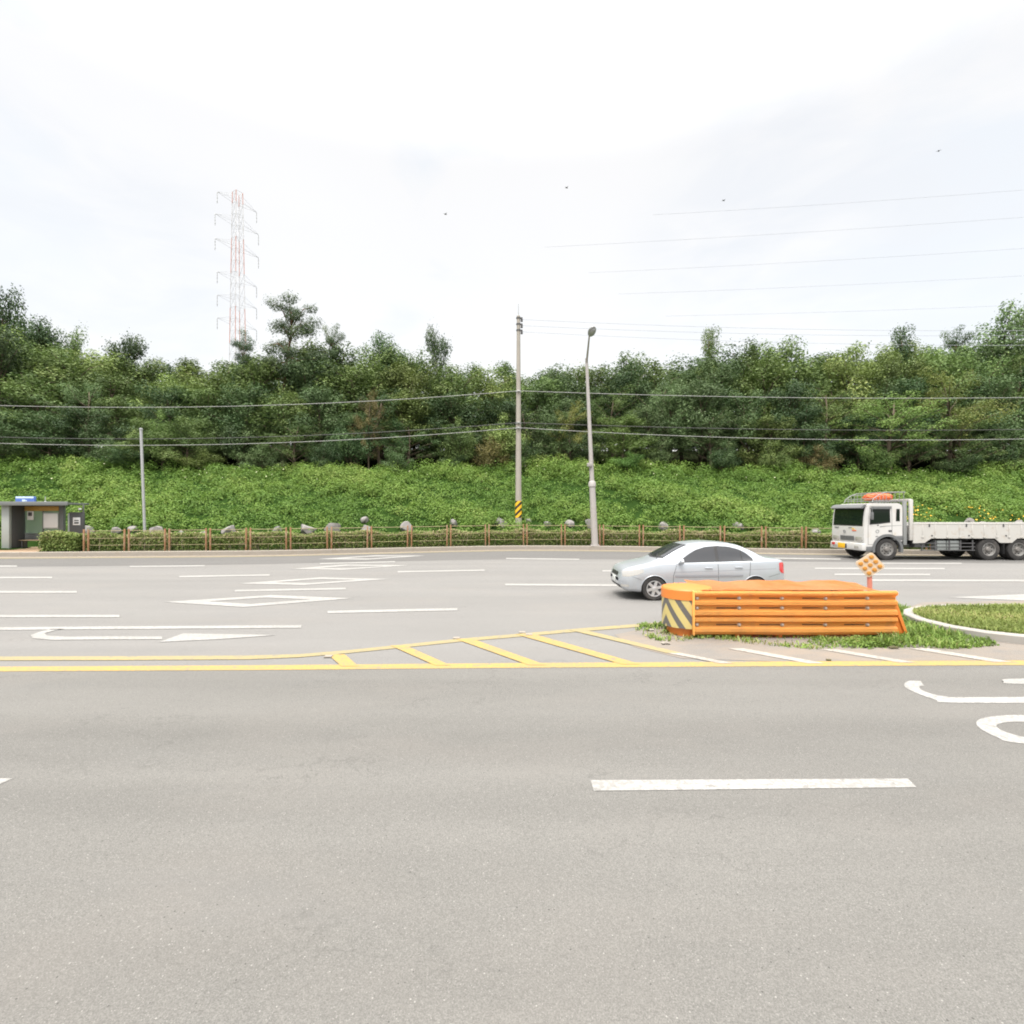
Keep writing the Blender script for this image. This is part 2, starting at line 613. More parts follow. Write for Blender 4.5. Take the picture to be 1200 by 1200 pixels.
diamond((193, 705.8), (318, 697.6), (413, 701.4), (285, 711.8), (0.54, 0.54))
diamond((279, 684), (375, 676.8), (456, 678.7), (355, 685.9), (0.54, 0.50))
diamond((341, 666.8), (405, 661.7), (480, 662.7), (402, 668.0), (0.55, 0.48))
diamond((372, 655.2), (440, 650.9), (499, 651.2), (430, 656.0), (0.55, 0.46))
# U-turn arrow
quad('turn_arrow', [(187, 752.8), (215, 742.6), (324, 744.6), (262, 749.2)], W)
up = [(190, 746.3), (120, 746.2), (78, 746.6), (55, 745.2), (52, 742.6), (64, 739.2), (76, 737.4)]
dn = [(190, 749.6), (120, 749.8), (62, 750.4), (38, 748.4), (36, 744.6), (50, 739.6), (60, 737.6)]
bm = BM()
A = [bm.verts.new((*G(*p)[:2], MZ)) for p in up]
B = [bm.verts.new((*G(*p)[:2], MZ)) for p in dn]
for i in range(len(A) - 1):
    bm.faces.new((A[i], A[i + 1], B[i + 1], B[i]))
build('turn_arrow_shaft', bm, W, road, 0)

# yellow median lines and hatching
Yl, Yo = M['yellow_line'], M['yellow_old']


def ribbon(name, pts, t, mat, z=MZ):
    bm = BM()
    A = [bm.verts.new((*G(x, y - t(x) / 2)[:2], z)) for x, y in pts]
    B = [bm.verts.new((*G(x, y + t(x) / 2)[:2], z)) for x, y in pts]
    for i in range(len(A) - 1):
        bm.faces.new((A[i], A[i + 1], B[i + 1], B[i]))
    return build(name, bm, mat, road, 0)


ribbon('yellow_line', [(-400, 784.8), (0, 784.6), (300, 783), (600, 780.4), (900, 778.6), (1200, 777.2), (1600, 776.4)], lambda x: 5.6, Yl)
ribbon('yellow_line', [(-400, 772.6), (0, 772.2), (150, 771.8), (290, 771), (350, 769), (410, 764), (470, 757.8), (540, 750.6), (600, 745.6),
                       (680, 738.6), (745, 733.6), (772, 731.4)], lambda x: 4.6 if x < 350 else 3.6, Yo)
for a, b2, w, mt in (((394, 767.5), (410, 781.5), 10, Yl), ((466, 757.0), (519, 780.5), 9, Yl), ((544, 749.5), (630, 780.2), 10, Yl), ((615, 743.8), (740, 779.2), 11, Yl),
                     ((675, 738.6), (790, 766), 9, Yo), ((790, 766), (852, 778.2), 8, M['old_white']), ((862, 760.6), (957, 778.2), 10, M['old_white']),
                     ((972, 761.8), (1064, 777.2), 10, M['old_white']), ((1076, 760.6), (1176, 776.6), 11, M['old_white'])):
    quad('hatch_stripe', [(a[0] - w, a[1]), (a[0] + w, a[1]), (b2[0] + w, b2[1]), (b2[0] - w, b2[1])], mt, MZ + 0.004)
for x, y in ((385, 770.2), (535, 748.6), (620, 744.4), (612, 741.9)):
    p = G(x, y)
    bm = BM(); box(bm, (0, 0, 0.012), (0.12, 0.1, 0.022), 0.008)
    o = build('road_stud', bm, M['kerb'], road); o.location = (p[0], p[1], 0.004)
# near carriageway: lane dashes and big lettering cut by the frame
quad('lane_line', [(692, 915.2), (1064, 913.4), (1074, 923.6), (696, 927.8)], W)
quad('lane_line', [(-420, 915.2), (15, 913.2), (-8, 923.4), (-400, 928)], W)
up = [(1083, 804.4), (1078.5, 804.6), (1077.5, 806.6), (1082, 810), (1093, 814), (1110, 817), (1130, 817.8), (1300, 817)]
dn = [(1079, 798.8), (1066, 798.4), (1059.8, 802), (1062, 806.6), (1074, 812.8), (1096, 820.6), (1120, 824.2), (1300, 824.4)]


def cr(pts, m=6):
    out = []
    n = len(pts)
    for i in range(n - 1):
        q = [pts[max(i - 1, 0)], pts[i], pts[i + 1], pts[min(i + 2, n - 1)]]
        for t in [k / m for k in range(m)]:
            out.append(tuple(0.5 * (2 * q[1][c] + (q[2][c] - q[0][c]) * t + (2 * q[0][c] - 5 * q[1][c] + 4 * q[2][c] - q[3][c]) * t * t
                                    + (3 * q[1][c] - q[0][c] - 3 * q[2][c] + q[3][c]) * t ** 3) for c in (0, 1)))
    return out + [pts[-1]]


def curve_mark(up, dn):
    up, dn = cr(up), cr(dn)
    bm = BM()
    A = [bm.verts.new((*G(*p)[:2], MZ)) for p in up]
    B = [bm.verts.new((*G(*p)[:2], MZ)) for p in dn]
    for i in range(len(A) - 1):
        bm.faces.new((A[i], A[i + 1], B[i + 1], B[i]))
    build('road_lettering', bm, W, road, 0)


curve_mark(up, dn)
curve_mark([(1174, 797.4), (1190, 796), (1300, 795.6)], [(1176, 799.4), (1188, 802), (1300, 802.6)])
curve_mark([(1300, 846.4), (1200, 846.6), (1180, 847.2), (1170, 849.4), (1168, 852.5), (1176, 857.5), (1190, 862), (1210, 865.2), (1300, 868)],
           [(1300, 838.4), (1200, 838.6), (1168, 839.8), (1150, 843), (1144, 848), (1150, 855.5), (1168, 864.5), (1192, 871.5), (1300, 878)])

# --- hatched median: dusty asphalt and the grassed island
flat('median_surface', [G(x, y) for x, y in ((760, 736), (720, 744), (742, 758), (800, 772), (905, 775.4), (1200, 774), (1600, 773.5), (1600, 716),
                                             (1200, 704), (1080, 706), (1000, 738), (800, 730))], 0.0045, M['asphalt_dirty'], road)
ISLE = [(60, 12.2), (30, 11.9), (15, 11.65), (11.5, 11.5), (9.6, 11.38), (8.85, 11.2), (8.3, 10.85), (7.95, 10.4), (7.8, 9.85), (7.84, 9.25), (8.1, 8.76),
        (8.5, 8.45), (9.3, 8.2), (10.5, 8.08), (14, 8.0), (30, 8.0), (60, 8.0)]


def inset(poly, d):
    out = []
    n = len(poly)
    for i in range(n):
        p0, p1, p2 = Vector(poly[max(i - 1, 0)]), Vector(poly[i]), Vector(poly[min(i + 1, n - 1)])
        t = (p2 - p0).normalized()
        nn = Vector((-t.y, t.x))
        out.append((p1.x + nn.x * d, p1.y + nn.y * d))
    return out


inn = inset(ISLE, 0.17)
bm = BM()
prof = []
for (a, b2) in zip(ISLE, inn):
    prof.append([bm.verts.new((a[0], a[1], 0.0)), bm.verts.new((a[0], a[1], 0.13)), bm.verts.new((a[0] + (b2[0] - a[0]) * 0.15, a[1] + (b2[1] - a[1]) * 0.15, 0.15)),
                 bm.verts.new((b2[0], b2[1], 0.15)), bm.verts.new((b2[0], b2[1], 0.05))])
for r0, r1 in zip(prof, prof[1:]):
    for k in range(4):
        bm.faces.new((r0[k], r1[k], r1[k + 1], r0[k + 1]))
tag(build('island_kerb', bm, M['kerb_white'], None, 30), kind='structure')
flat('island_ground', inn, 0.135, M['dirt_grass'], None, 'structure')

# --- far kerb, sidewalk, verge, bank
bm = BM()
rows = []
KX = XR
for x in KX:
    k = float(KERB(x))
    rows.append([bm.verts.new((x, k - 0.02, 0.0)), bm.verts.new((x, k, 0.20)), bm.verts.new((x, k + 0.03, 0.225)), bm.verts.new((x, k + 0.2, 0.225)), bm.verts.new((x, k + 0.2, 0.1))])
for r0, r1 in zip(rows, rows[1:]):
    for k in range(4):
        bm.faces.new((r0[k], r1[k], r1[k + 1], r0[k + 1]))
tag(build('kerb', bm, M['kerb'], None, 30), kind='structure')
tag(strip('sidewalk', lambda x: KERB(x) + 0.2, lambda x: KERB(x) + 4.4, 0.204, M['paver'], None, np.concatenate([np.array([-300, -200, -90]), xs_dense(-64, -23.5, 0.9)])), kind='structure')
tag(strip('verge', lambda x: KERB(x) + 0.2, lambda x: KERB(x) + FOOT(x) + 0.1, 0.2, M['soil'], None), kind='structure')
# bank and the hill the wood stands on
us = np.concatenate([np.array([-300, -220, -160, -120, -95]), xs_dense(-80, 80, 1.6), np.array([95, 120, 160, 220, 300])])
vo = np.concatenate([np.linspace(1.7, 13.5, 24), np.array([15, 18, 24, 34, 50, 80, 130, 250, 400])])
bm = BM()
V = [[None] * len(vo) for _ in us]
for i, x in enumerate(us):
    for j, v in enumerate(vo):
        y = float(KERB(x)) + v
        z = float(terrain(x, y))
        bmp = 0.14 * math.sin(x * 0.9 + v * 0.7) * math.sin(v * 1.1 + x * 0.31) if 2.0 < v < 50 else 0
        V[i][j] = bm.verts.new((x, y, z + bmp))
for i in range(len(us) - 1):
    for j in range(len(vo) - 1):
        f = bm.faces.new((V[i][j], V[i + 1][j], V[i + 1][j + 1], V[i][j + 1]))
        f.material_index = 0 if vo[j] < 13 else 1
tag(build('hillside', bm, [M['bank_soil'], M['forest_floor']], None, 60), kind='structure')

boulders = [(102, 616, 20), (137, 617, 11), (156, 616, 13), (184, 616, 21), (209, 621, 15), (237, 620, 22), (268, 614, 26), (325, 616, 13), (360, 613, 24), (391, 609, 22), (428, 605, 11),
            (429, 615, 19), (477, 611, 21), (531, 608, 13), (587, 606, 18), (620, 607, 10), (641, 610, 12), (667, 609, 15), (692, 607, 17), (777, 611, 15), (866, 610, 17), (953, 618, 18),
            (1084, 612, 18), (1137, 606, 13), (1152, 611, 14), (1192, 608, 20)]
BOULDERS = []
for (p, yt, w) in boulders:
    Y = 32.0
    for off in [2.0 + 0.1 * q for q in range(45)]:      # rest each where the slope carries it
        for _ in range(4):
            X = (p - 600) / 600 * Y
            Y = float(KERB(X)) + off
        rr = w / 600 * Y * 0.5
        hh = min(0.42, max(0.24, rr * 0.8))
        zt = H + (600 - yt) / 600 * Y - 0.04
        if float(terrain(X, Y)) >= zt - 1.45 * hh:
            break
    BOULDERS.append((w, X, Y, zt, rr, hh, off))

# weeds covering the bank -----------------------------------------------------
M['weed'] = mat_leaf('weed_leaves', [(0.0, (0.050, 0.105, 0.020)), (0.35, (0.120, 0.222, 0.040)), (0.68, (0.195, 0.302, 0.061)), (0.88, (0.265, 0.350, 0.090)), (1.0, (0.29, 0.30, 0.12))], 0.34, 0.0, 0.0)
rng = np.random.default_rng(5)
cen, rad, ton = [], [], []
NCL = 8200
X0 = rng.uniform(-56, 56, NCL)
V0 = 2.0 + 12.6 * rng.random(NCL)
ok = V0 > FOOT(X0) + 0.35
for (w, bx, by, zt, rr, hh, off) in BOULDERS:           # few weeds right in front of a boulder
    ok &= ~((np.abs(X0 - bx) < rr * 0.85) & (V0 < off + 0.1) & (V0 > off - 1.8) & (rng.random(NCL) < 0.85))
X0, V0 = X0[ok], V0[ok]; NCL = len(X0)
Yc = KERB(X0) + V0
Zc = terrain(X0, Yc)
big = np.sin(X0 * 0.23 + 1.3) * np.sin(V0 * 0.55 + X0 * 0.11) + 0.6 * np.sin(X0 * 0.71 + V0 * 0.9)
rad = 0.20 + 0.42 * rng.random(NCL) ** 2 + 0.12 * np.clip(big, 0, 2)
tall = (V0 > 11.2) & (rng.random(NCL) < 0.5)
rad = np.where(tall, rad * 1.3, rad)
Zc = Zc + rad * 0.30 + 0.16 * np.clip(big, -0.5, 1.5) + np.where(tall, 0.5 * rng.random(NCL) ** 2, 0)
ton = np.clip(0.40 + 0.22 * big + 0.22 * rng.normal(size=NCL), 0, 1)
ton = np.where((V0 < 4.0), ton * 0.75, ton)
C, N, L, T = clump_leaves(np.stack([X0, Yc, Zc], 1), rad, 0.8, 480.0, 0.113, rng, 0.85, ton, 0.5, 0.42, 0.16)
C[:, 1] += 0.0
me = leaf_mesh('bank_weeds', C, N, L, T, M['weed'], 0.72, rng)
weeds = link(bpy.data.objects.new('bank_weeds', me))
tag(weeds, 'bright green tangle of weeds covering the bank below the wood', 'weeds', kind='stuff')
# taller stalks with pale flower heads along the upper edge and tufts of yellow flowers
M['pale_flower'] = mat_plain('pale_flower_heads', (0.55, 0.55, 0.36), 0.8, var=0.2)
M['yellow_flower'] = mat_plain('yellow_petals', (0.72, 0.42, 0.03), 0.7, var=0.25, scale=30)


def petals(name, C, size, mat, label, rng):
    N = rng.normal(size=C.shape) * 0.5 + np.array([0, -0.6, 0.8])
    me = leaf_mesh(name, C, N, size * (0.6 + 0.8 * rng.random(len(C))), rng.random(len(C)), mat, 0.9, rng)
    o = link(bpy.data.objects.new(name, me))
    tag(o, label, 'flowers', kind='stuff')


n = 260
Xf = rng.uniform(-50, 52, n); Vf = 9.5 + 4.4 * rng.random(n) ** 0.6
Yf = KERB(Xf) + Vf
petals('flower_heads', np.stack([Xf, Yf, terrain(Xf, Yf) + 0.4 + 0.45 * rng.random(n)], 1), 0.085, M['pale_flower'], 'small pale flower heads scattered along the upper edge of the bank', rng)
n = 110
Xf = np.concatenate([rng.normal(24.2, 1.2, n // 2), rng.normal(20.9, 0.4, n // 4), rng.normal(28.5, 0.7, n - n // 2 - n // 4)])
Vf = 3.6 + 2.0 * rng.random(n)
Yf = KERB(Xf) + Vf
petals('yellow_flowers', np.stack([Xf, Yf, terrain(Xf, Yf) + 0.42 + 0.3 * rng.random(n)], 1), 0.10, M['yellow_flower'], 'yellow flowers at the foot of the bank behind the truck bed', rng)

# grass round the barrier and on the island ------------------------------------
M['grass'] = mat_leaf('grass_blades', [(0.0, (0.09, 0.13, 0.03)), (0.4, (0.15, 0.25, 0.045)), (0.75, (0.24, 0.34, 0.08)), (1.0, (0.38, 0.34, 0.16))], 0.3, 0.0, 0.0)
M['dry_grass'] = mat_leaf('dry_grass_blades', [(0.0, (0.13, 0.17, 0.04)), (0.5, (0.22, 0.28, 0.07)), (0.8, (0.31, 0.32, 0.11)), (1.0, (0.40, 0.34, 0.18))], 0.3, 0.0, 0.0)


def blades(name, P, hgt, wid, tone, mat, rng, lean=0.5):
    n = len(P)
    a = rng.uniform(0, 2 * PI, n)
    d = np.stack([np.cos(a), np.sin(a), np.zeros(n)], 1)
    s = np.stack([-np.sin(a), np.cos(a), np.zeros(n)], 1)
    h = hgt[:, None]; w = (wid if hasattr(wid, '__len__') else np.full(n, wid))[:, None]
    ln = (lean * (0.3 + rng.random(n)))[:, None]
    upv = np.array([0, 0, 1.0])
    v0 = P - s * w / 2; v1 = P + s * w / 2
    m = P + upv * h * 0.6 + d * h * ln * 0.35
    v2 = m + s * w * 0.4; v3 = m - s * w * 0.4
    t = P + upv * h * (1 - 0.3 * ln) + d * h * ln
    t0 = t + s * w * 0.06; t1 = t - s * w * 0.06
    Vv = np.stack([v0, v1, v2, v3, t0, t1], 1).reshape(-1, 3)
    me = bpy.data.meshes.new(name)
    me.vertices.add(6 * n); me.loops.add(8 * n); me.polygons.add(2 * n)
    me.vertices.foreach_set('co', Vv.astype(np.float32).ravel())
    base = (np.arange(n) * 6)[:, None]
    idx = np.concatenate([base + np.array([[0, 1, 2, 3]]), base + np.array([[3, 2, 4, 5]])], 1)
    me.loops.foreach_set('vertex_index', idx.astype(np.int32).ravel())
    me.polygons.foreach_set('loop_start', np.arange(0, 8 * n, 4, dtype=np.int32))
    me.update(calc_edges=True)
    at = me.attributes.new('tone', 'FLOAT', 'POINT')
    at.data.foreach_set('value', np.repeat(np.clip(tone, 0, 1), 6).astype(np.float32))
    me.materials.append(mat)
    return link(bpy.data.objects.new(name, me))


def in_poly(P, poly):
    x, y = P[:, 0], P[:, 1]
    r = np.zeros(len(P), bool)
    j = len(poly) - 1
    for i in range(len(poly)):
        xi, yi = poly[i]; xj, yj = poly[j]
        c = ((yi > y) != (yj > y)) & (x < (xj - xi) * (y - yi) / (yj - yi + 1e-12) + xi)
        r ^= c
        j = i
    return r


rng = np.random.default_rng(8)
patch = [G(x, y)[:2] for x, y in ((742, 741), (752, 733), (778, 731), (800, 729), (1000, 724), (1050, 712), (1064, 716), (1080, 727), (1112, 739), (1140, 744), (1172, 757),
                                  (1120, 761), (1060, 759), (1000, 760), (960, 762), (900, 757), (860, 753), (830, 748), (800, 752), (772, 752), (755, 747))]
P = np.stack([rng.uniform(2.0, 9.0, 90000), rng.uniform(8.0, 12.2, 90000)], 1)
P = P[in_poly(P, patch)]
pxx = 600 + 600 * P[:, 0] / P[:, 1]
dens = 0.17 + 0.34 * np.sin(P[:, 0] * 3.1) * np.sin(P[:, 1] * 4.3 + P[:, 0]) + np.where(pxx > 1000, 0.35, 0.0) + np.where(pxx < 775, 0.10, 0)
keep = rng.random(len(P)) < np.clip(dens, 0.03, 1) * 0.8
P = P[keep]; pxx = pxx[keep]
P3 = np.stack([P[:, 0], P[:, 1], np.full(len(P), 0.004)], 1)
hg = (0.03 + 0.065 * rng.random(len(P)) ** 1.5) * np.where((pxx > 1030) & (pxx < 1130), 2.0, 1.0)
tn = np.clip(0.42 + 0.22 * rng.normal(size=len(P)) + 0.18 * np.sin(P[:, 0] * 2.3 + P[:, 1] * 5) - np.where(pxx > 1010, 0.05, -0.22), 0, 1)
o = blades('grass', P3, hg, 0.014 + 0.012 * rng.random(len(P)), tn, M['grass'], rng, 0.8)
tag(o, 'ragged green grass growing round the foot of the orange barrier', 'grass', kind='stuff')
# broad low weeds among it
k = 420
idx = rng.choice(len(P), k)
C, N, L, T = clump_leaves(np.concatenate([P[idx], np.full((k, 1), 0.02)], 1), 0.05 + 0.06 * rng.random(k), 0.6, 3000, 0.05, rng, 0.9, np.clip(tn[idx], 0, 1), 0.3)
me = leaf_mesh('low_weeds', C, N, L, T, M['grass'], 0.6, rng)
tag(link(bpy.data.objects.new('low_weeds', me)), 'small broad leaved weeds among the grass by the barrier', 'weeds', kind='stuff')
P = np.stack([rng.uniform(7.8, 24, 150000), rng.uniform(8.0, 12.0, 150000)], 1)
P = P[in_poly(P, inn)]
bare = np.exp(-((P[:, 0] - 12.2) / 1.2) ** 2 - ((P[:, 1] - 10.9) / 0.35) ** 2)
keep = rng.random(len(P)) < (0.72 + 0.28 * np.sin(P[:, 0] * 1.7) * np.sin(P[:, 1] * 3.1)) * (1 - 0.92 * bare)
P = P[keep]
P3 = np.stack([P[:, 0], P[:, 1], np.full(len(P), 0.136)], 1)
tn = np.clip(0.40 + 0.2 * rng.normal(size=len(P)) + 0.22 * np.sin(P[:, 0] * 1.3 + P[:, 1] * 2.7), 0, 1)
o = blades('island_grass', P3, 0.04 + 0.06 * rng.random(len(P)), 0.016, tn, M['dry_grass'], rng, 0.9)
tag(o, 'short yellowish grass inside the pale kerb of the traffic island', 'grass', kind='stuff')
# bits of litter and stone on the dusty median
for i, (x, y, s, m_, nm, lb) in enumerate(((763.5, 739.6, 0.10, 'old_white', 'litter', 'crumpled white scrap of litter in the grass left of the barrier drum'),
                           (780.5, 755.2, 0.13, 'kerb', 'stone', 'grey flat stone on the dusty asphalt just in front of the barrier drum'),
                           (1047, 760.8, 0.15, 'soil', 'stick', 'thin dark stick lying between the faded stripes in front of the barrier'),
                           (970.6, 774.6, 0.07, 'soil', 'stone', 'tiny dark stone beside the yellow line in front of the barrier'))):
    p = G(x, y)
    bm = BM()
    bmesh.ops.create_icosphere(bm, subdivisions=2, radius=0.5)
    for v in bm.verts:
        v.co *= 0.8 + 0.35 * math.sin(v.co.x * 9 + i) * math.cos(v.co.y * 7)
    bmesh.ops.scale(bm, vec=(s * 1.5, s * (0.35 if nm == 'stick' else 0.9), s * 0.4), verts=bm.verts)
    o = build(nm, bm, M[m_])
    o.location = (p[0], p[1], 0.012 + s * 0.12)
    tag(o, lb, nm)
# ================================================================== TREES
M['bark'] = mat_plain('bark', (0.11, 0.085, 0.06), 0.95, var=0.4, scale=4.0, bmp=0.5)
M['bark_pine'] = mat_plain('reddish_bark', (0.17, 0.09, 0.055), 0.95, var=0.35, scale=4.0, bmp=0.5)
G_MID = [(0.0, (0.053, 0.091, 0.029)), (0.45, (0.100, 0.158, 0.046)), (0.8, (0.174, 0.243, 0.075)), (1.0, (0.257, 0.300, 0.111))]
G_OLI = [(0.0, (0.069, 0.103, 0.028)), (0.45, (0.131, 0.188, 0.050)), (0.8, (0.206, 0.274, 0.080)), (1.0, (0.281, 0.305, 0.121))]
G_DRK = [(0.0, (0.030, 0.059, 0.023)), (0.5, (0.057, 0.105, 0.038)), (0.85, (0.104, 0.161, 0.058)), (1.0, (0.145, 0.196, 0.078))]
G_BLU = [(0.0, (0.049, 0.085, 0.035)), (0.5, (0.098, 0.157, 0.060)), (0.85, (0.159, 0.228, 0.095)), (1.0, (0.229, 0.298, 0.141))]
G_PIN = [(0.0, (0.036, 0.060, 0.027)), (0.5, (0.068, 0.109, 0.046)), (0.85, (0.122, 0.166, 0.071)), (1.0, (0.177, 0.204, 0.095))]
G_BRN = [(0.0, (0.086, 0.080, 0.030)), (0.5, (0.164, 0.143, 0.055)), (0.85, (0.243, 0.199, 0.082)), (1.0, (0.316, 0.244, 0.115))]
G_PAL = [(0.0, (0.076, 0.138, 0.038)), (0.5, (0.139, 0.248, 0.065)), (0.85, (0.212, 0.333, 0.094)), (1.0, (0.287, 0.392, 0.123))]
G_YEL = [(0.0, (0.072, 0.103, 0.025)), (0.5, (0.150, 0.180, 0.046)), (0.85, (0.225, 0.244, 0.071)), (1.0, (0.290, 0.270, 0.103))]
M['lf_mid'] = mat_leaf('mid_green_leaves', G_MID, 0.22, 0.012, 0.25)
M['lf_oli'] = mat_leaf('olive_leaves', G_OLI, 0.22, 0.012, 0.22)
M['lf_drk'] = mat_leaf('dark_leaves', G_DRK, 0.2, 0.012, 0.25)
M['lf_blu'] = mat_leaf('bluish_leaves', G_BLU, 0.22, 0.01, 0.18)
M['lf_pin'] = mat_leaf('pine_needles', G_PIN, 0.15, 0.012, 0.15)
M['lf_brn'] = mat_leaf('browned_leaves', G_BRN, 0.2, 0.015, 0.12)
M['lf_pal'] = mat_leaf('pale_green_leaves', G_PAL, 0.25, 0.015, 0.1)
M['lf_yel'] = mat_leaf('yellowing_leaves', G_YEL, 0.22, 0.015, 0.12)


def tree_proto(kind, seed):
    """Trunk and crown meshes of a tree 10 m high standing on the origin."""
    rng = np.random.default_rng(seed)
    bm = BM()
    cen, rad, ton = [], [], []
    Ht = 10.0
    tp = [(0.25 * math.sin(seed + k * 0.9) * k / 6, 0.25 * math.cos(seed * 1.7 + k * 0.8) * k / 6, -0.4 + k * (Ht * 0.88) / 6) for k in range(7)]
    if kind == 'pine':
        tp = [(0.5 * math.sin(seed + k * 0.7) * k / 6, 0.3 * math.cos(seed * 1.7 + k * 0.8) * k / 6, -0.4 + k * (Ht * 0.95) / 6) for k in range(7)]
    if kind == 'shrub':
        tp = [(0, 0, -0.4 + k * 0.9) for k in range(7)]
    tr0 = 0.20 if kind != 'pine' else 0.19
    tube(bm, tp, [tr0 * (1 - 0.13 * k) for k in range(7)], 8)
    tpa = np.array(tp)

    def on_trunk(z):
        return np.array([np.interp(z, tpa[:, 2], tpa[:, 0]), np.interp(z, tpa[:, 2], tpa[:, 1]), z])

    nl = {'round': 24, 'tall': 22, 'cone': 26, 'pine': 21, 'shrub': 16, 'airy': 20}[kind]
    for i in range(nl):
        q = (i + rng.random()) / nl
        az = i * 2.399 + rng.uniform(-0.5, 0.5)
        if kind == 'round':
            z0 = 1.0 + q * 6.6; zt = min(9.6, z0 + 0.6 + 1.9 * rng.random() + (1.0 if q > .7 else 0)); R = 3.1 * math.sqrt(max(0.06, 1 - ((zt - 4.7) / 5.3) ** 2)) * rng.uniform(0.78, 1.12)
        elif kind == 'tall':
            z0 = 1.5 + q * 6.8; zt = min(9.8, z0 + 0.8 + 1.7 * rng.random()); R = (2.3 - 1.1 * q) * rng.uniform(0.65, 1.15)
        elif kind == 'cone':
            z0 = 0.8 + q * 8.4; zt = z0 + 0.35 + 0.3 * rng.random(); R = (2.9 * (1 - q) ** 0.85 + 0.25) * rng.uniform(0.75, 1.1)
        elif kind == 'pine':
            z0 = 4.9 + q * 4.5; zt = min(9.75, z0 + 0.5 * rng.random() + 0.3); R = (3.0 - 1.25 * q) * rng.uniform(0.35, 1.08)
        elif kind == 'airy':
            z0 = 1.6 + q * 6.0; zt = min(9.5, z0 + 1.2 + 1.3 * rng.random()); R = 3.3 * math.sqrt(max(0.1, 1 - ((zt - 5.2) / 4.9) ** 2)) * rng.uniform(0.6, 1.15)
        else:
            z0 = 0.5 + q * 4.0; zt = min(9.2, z0 + 1.0 + 4.5 * rng.random()); R = 4.3 * math.sqrt(max(0.08, 1 - (zt / 10.0) ** 2)) * rng.uniform(0.45, 1.05)
        p0 = on_trunk(min(z0, 8.3))
        tip = np.array([p0[0] + R * math.cos(az), p0[1] + R * math.sin(az), zt])
        mid = p0 * 0.45 + tip * 0.55 + np.array([0, 0, 0.25 * rng.normal() + 0.15])
        r0 = 0.075 * (1.15 - 0.6 * q)
        tube(bm, [p0, mid, tip], [r0, r0 * 0.6, r0 * 0.22], 5)
        t0 = np.clip(0.45 + 0.28 * rng.normal(), 0, 1)
        ks = {'pine': (0.55, 0.8, 1.0), 'airy': (0.5, 0.78, 1.0)}.get(kind, (0.55, 0.95) if kind != 'round' else (0.48, 0.78, 1.0))
        for s in ks:
            a = (1 - s) ** 2; b2 = 2 * s * (1 - s); c2 = s * s
            p = a * p0 + b2 * mid + c2 * tip + rng.normal(size=3) * (0.22 if kind != 'pine' else 0.14)
            base = {'round': 0.95, 'tall': 0.8, 'cone': 0.68, 'pine': 0.78, 'shrub': 1.25, 'airy': 0.72}[kind]
            cen.append(p); rad.append(base * rng.uniform(0.6, 1.15)); ton.append(np.clip(t0 + 0.12 * rng.normal(), 0, 1))
    # leader
    for k in range(4 if kind in ('tall', 'cone', 'airy') else 2):
        cen.append(on_trunk(8.4) + np.array([rng.normal() * 0.25, rng.normal() * 0.25, 0.35 * k + 0.15]))
        rad.append((0.62 - 0.11 * k) * (1.2 if kind in ('round', 'shrub') else 0.85)); ton.append(0.6)
    par = {'round': (0.85, 215, 0.185, 0.66), 'tall': (1.05, 270, 0.175, 0.64), 'cone': (0.7, 300, 0.165, 0.55), 'pine': (0.40, 420, 0.18, 0.26),
           'shrub': (0.9, 135, 0.24, 0.64), 'airy': (0.65, 290, 0.15, 0.48)}[kind]
    C, N, L, T = clump_leaves(cen, rad, par[0], par[1], par[2], rng, 0.85, ton, 0.42, 0.36, 0.16)
    # single sprigs that break the outline
    k = 420
    ci = rng.integers(0, len(cen), k)
    d = rng.normal(size=(k, 3)); d /= np.linalg.norm(d, axis=1, keepdims=True)
    ext = np.array(rad)[ci][:, None] * (1.0 + 0.5 * rng.random((k, 1)))
    C2 = np.array(cen)[ci] + d * ext * np.array([1, 1, par[0] + 0.15])
    C = np.concatenate([C, C2]); N = np.concatenate([N, d + rng.normal(size=(k, 3)) * 0.5]); L = np.concatenate([L, par[2] * (0.6 + 0.7 * rng.random(k))]); T = np.concatenate([T, 0.3 + 0.6 * rng.random(k)])
    trunk_me = bpy.data.meshes.new('trunk')
    bmesh.ops.recalc_face_normals(bm, faces=bm.faces)
    bm.to_mesh(trunk_me); bm.free(); trunk_me.shade_smooth()
    trunk_me.materials.append(M['bark_pine'] if kind == 'pine' else M['bark'])
    crown_me = leaf_mesh('crown', C, N, L, T, M['lf_mid'], par[3], rng)
    radius = {'round': 3.7, 'tall': 2.6, 'cone': 2.9, 'pine': 3.2, 'shrub': 4.9, 'airy': 3.7}[kind]
    return trunk_me, crown_me, radius


PROTO = {}
for kd, seeds in (('round', (1, 2, 3, 4)), ('tall', (5, 6, 7)), ('cone', (8, 9)), ('pine', (10, 11)), ('shrub', (12, 13)), ('airy', (14, 15))):
    PROTO[kd] = [tree_proto(kd, s) for s in seeds]
CROWN_CACHE = {}


def tree(kind, var, X, Y, ztop, radius, leaf, name, label, group, yaw):
    tm, cm, R0 = PROTO[kind][var % len(PROTO[kind])]
    key = (cm.name, leaf)
    if key not in CROWN_CACHE:
        c = cm.copy(); c.materials.clear(); c.materials.append(M[leaf]); CROWN_CACHE[key] = c
    zb = float(terrain(X, Y)) - 0.15
    r = thing(name, label, 'shrub' if kind == 'shrub' else 'tree', (X, Y, zb), (0, 0, yaw), group)
    sz = (ztop - zb) / 10.0; sx = radius / R0
    r.scale = (sx, sx, sz)
    t = link(bpy.data.objects.new('trunk', tm), r)
    link(bpy.data.objects.new('crown', CROWN_CACHE[key]), r)
    return r


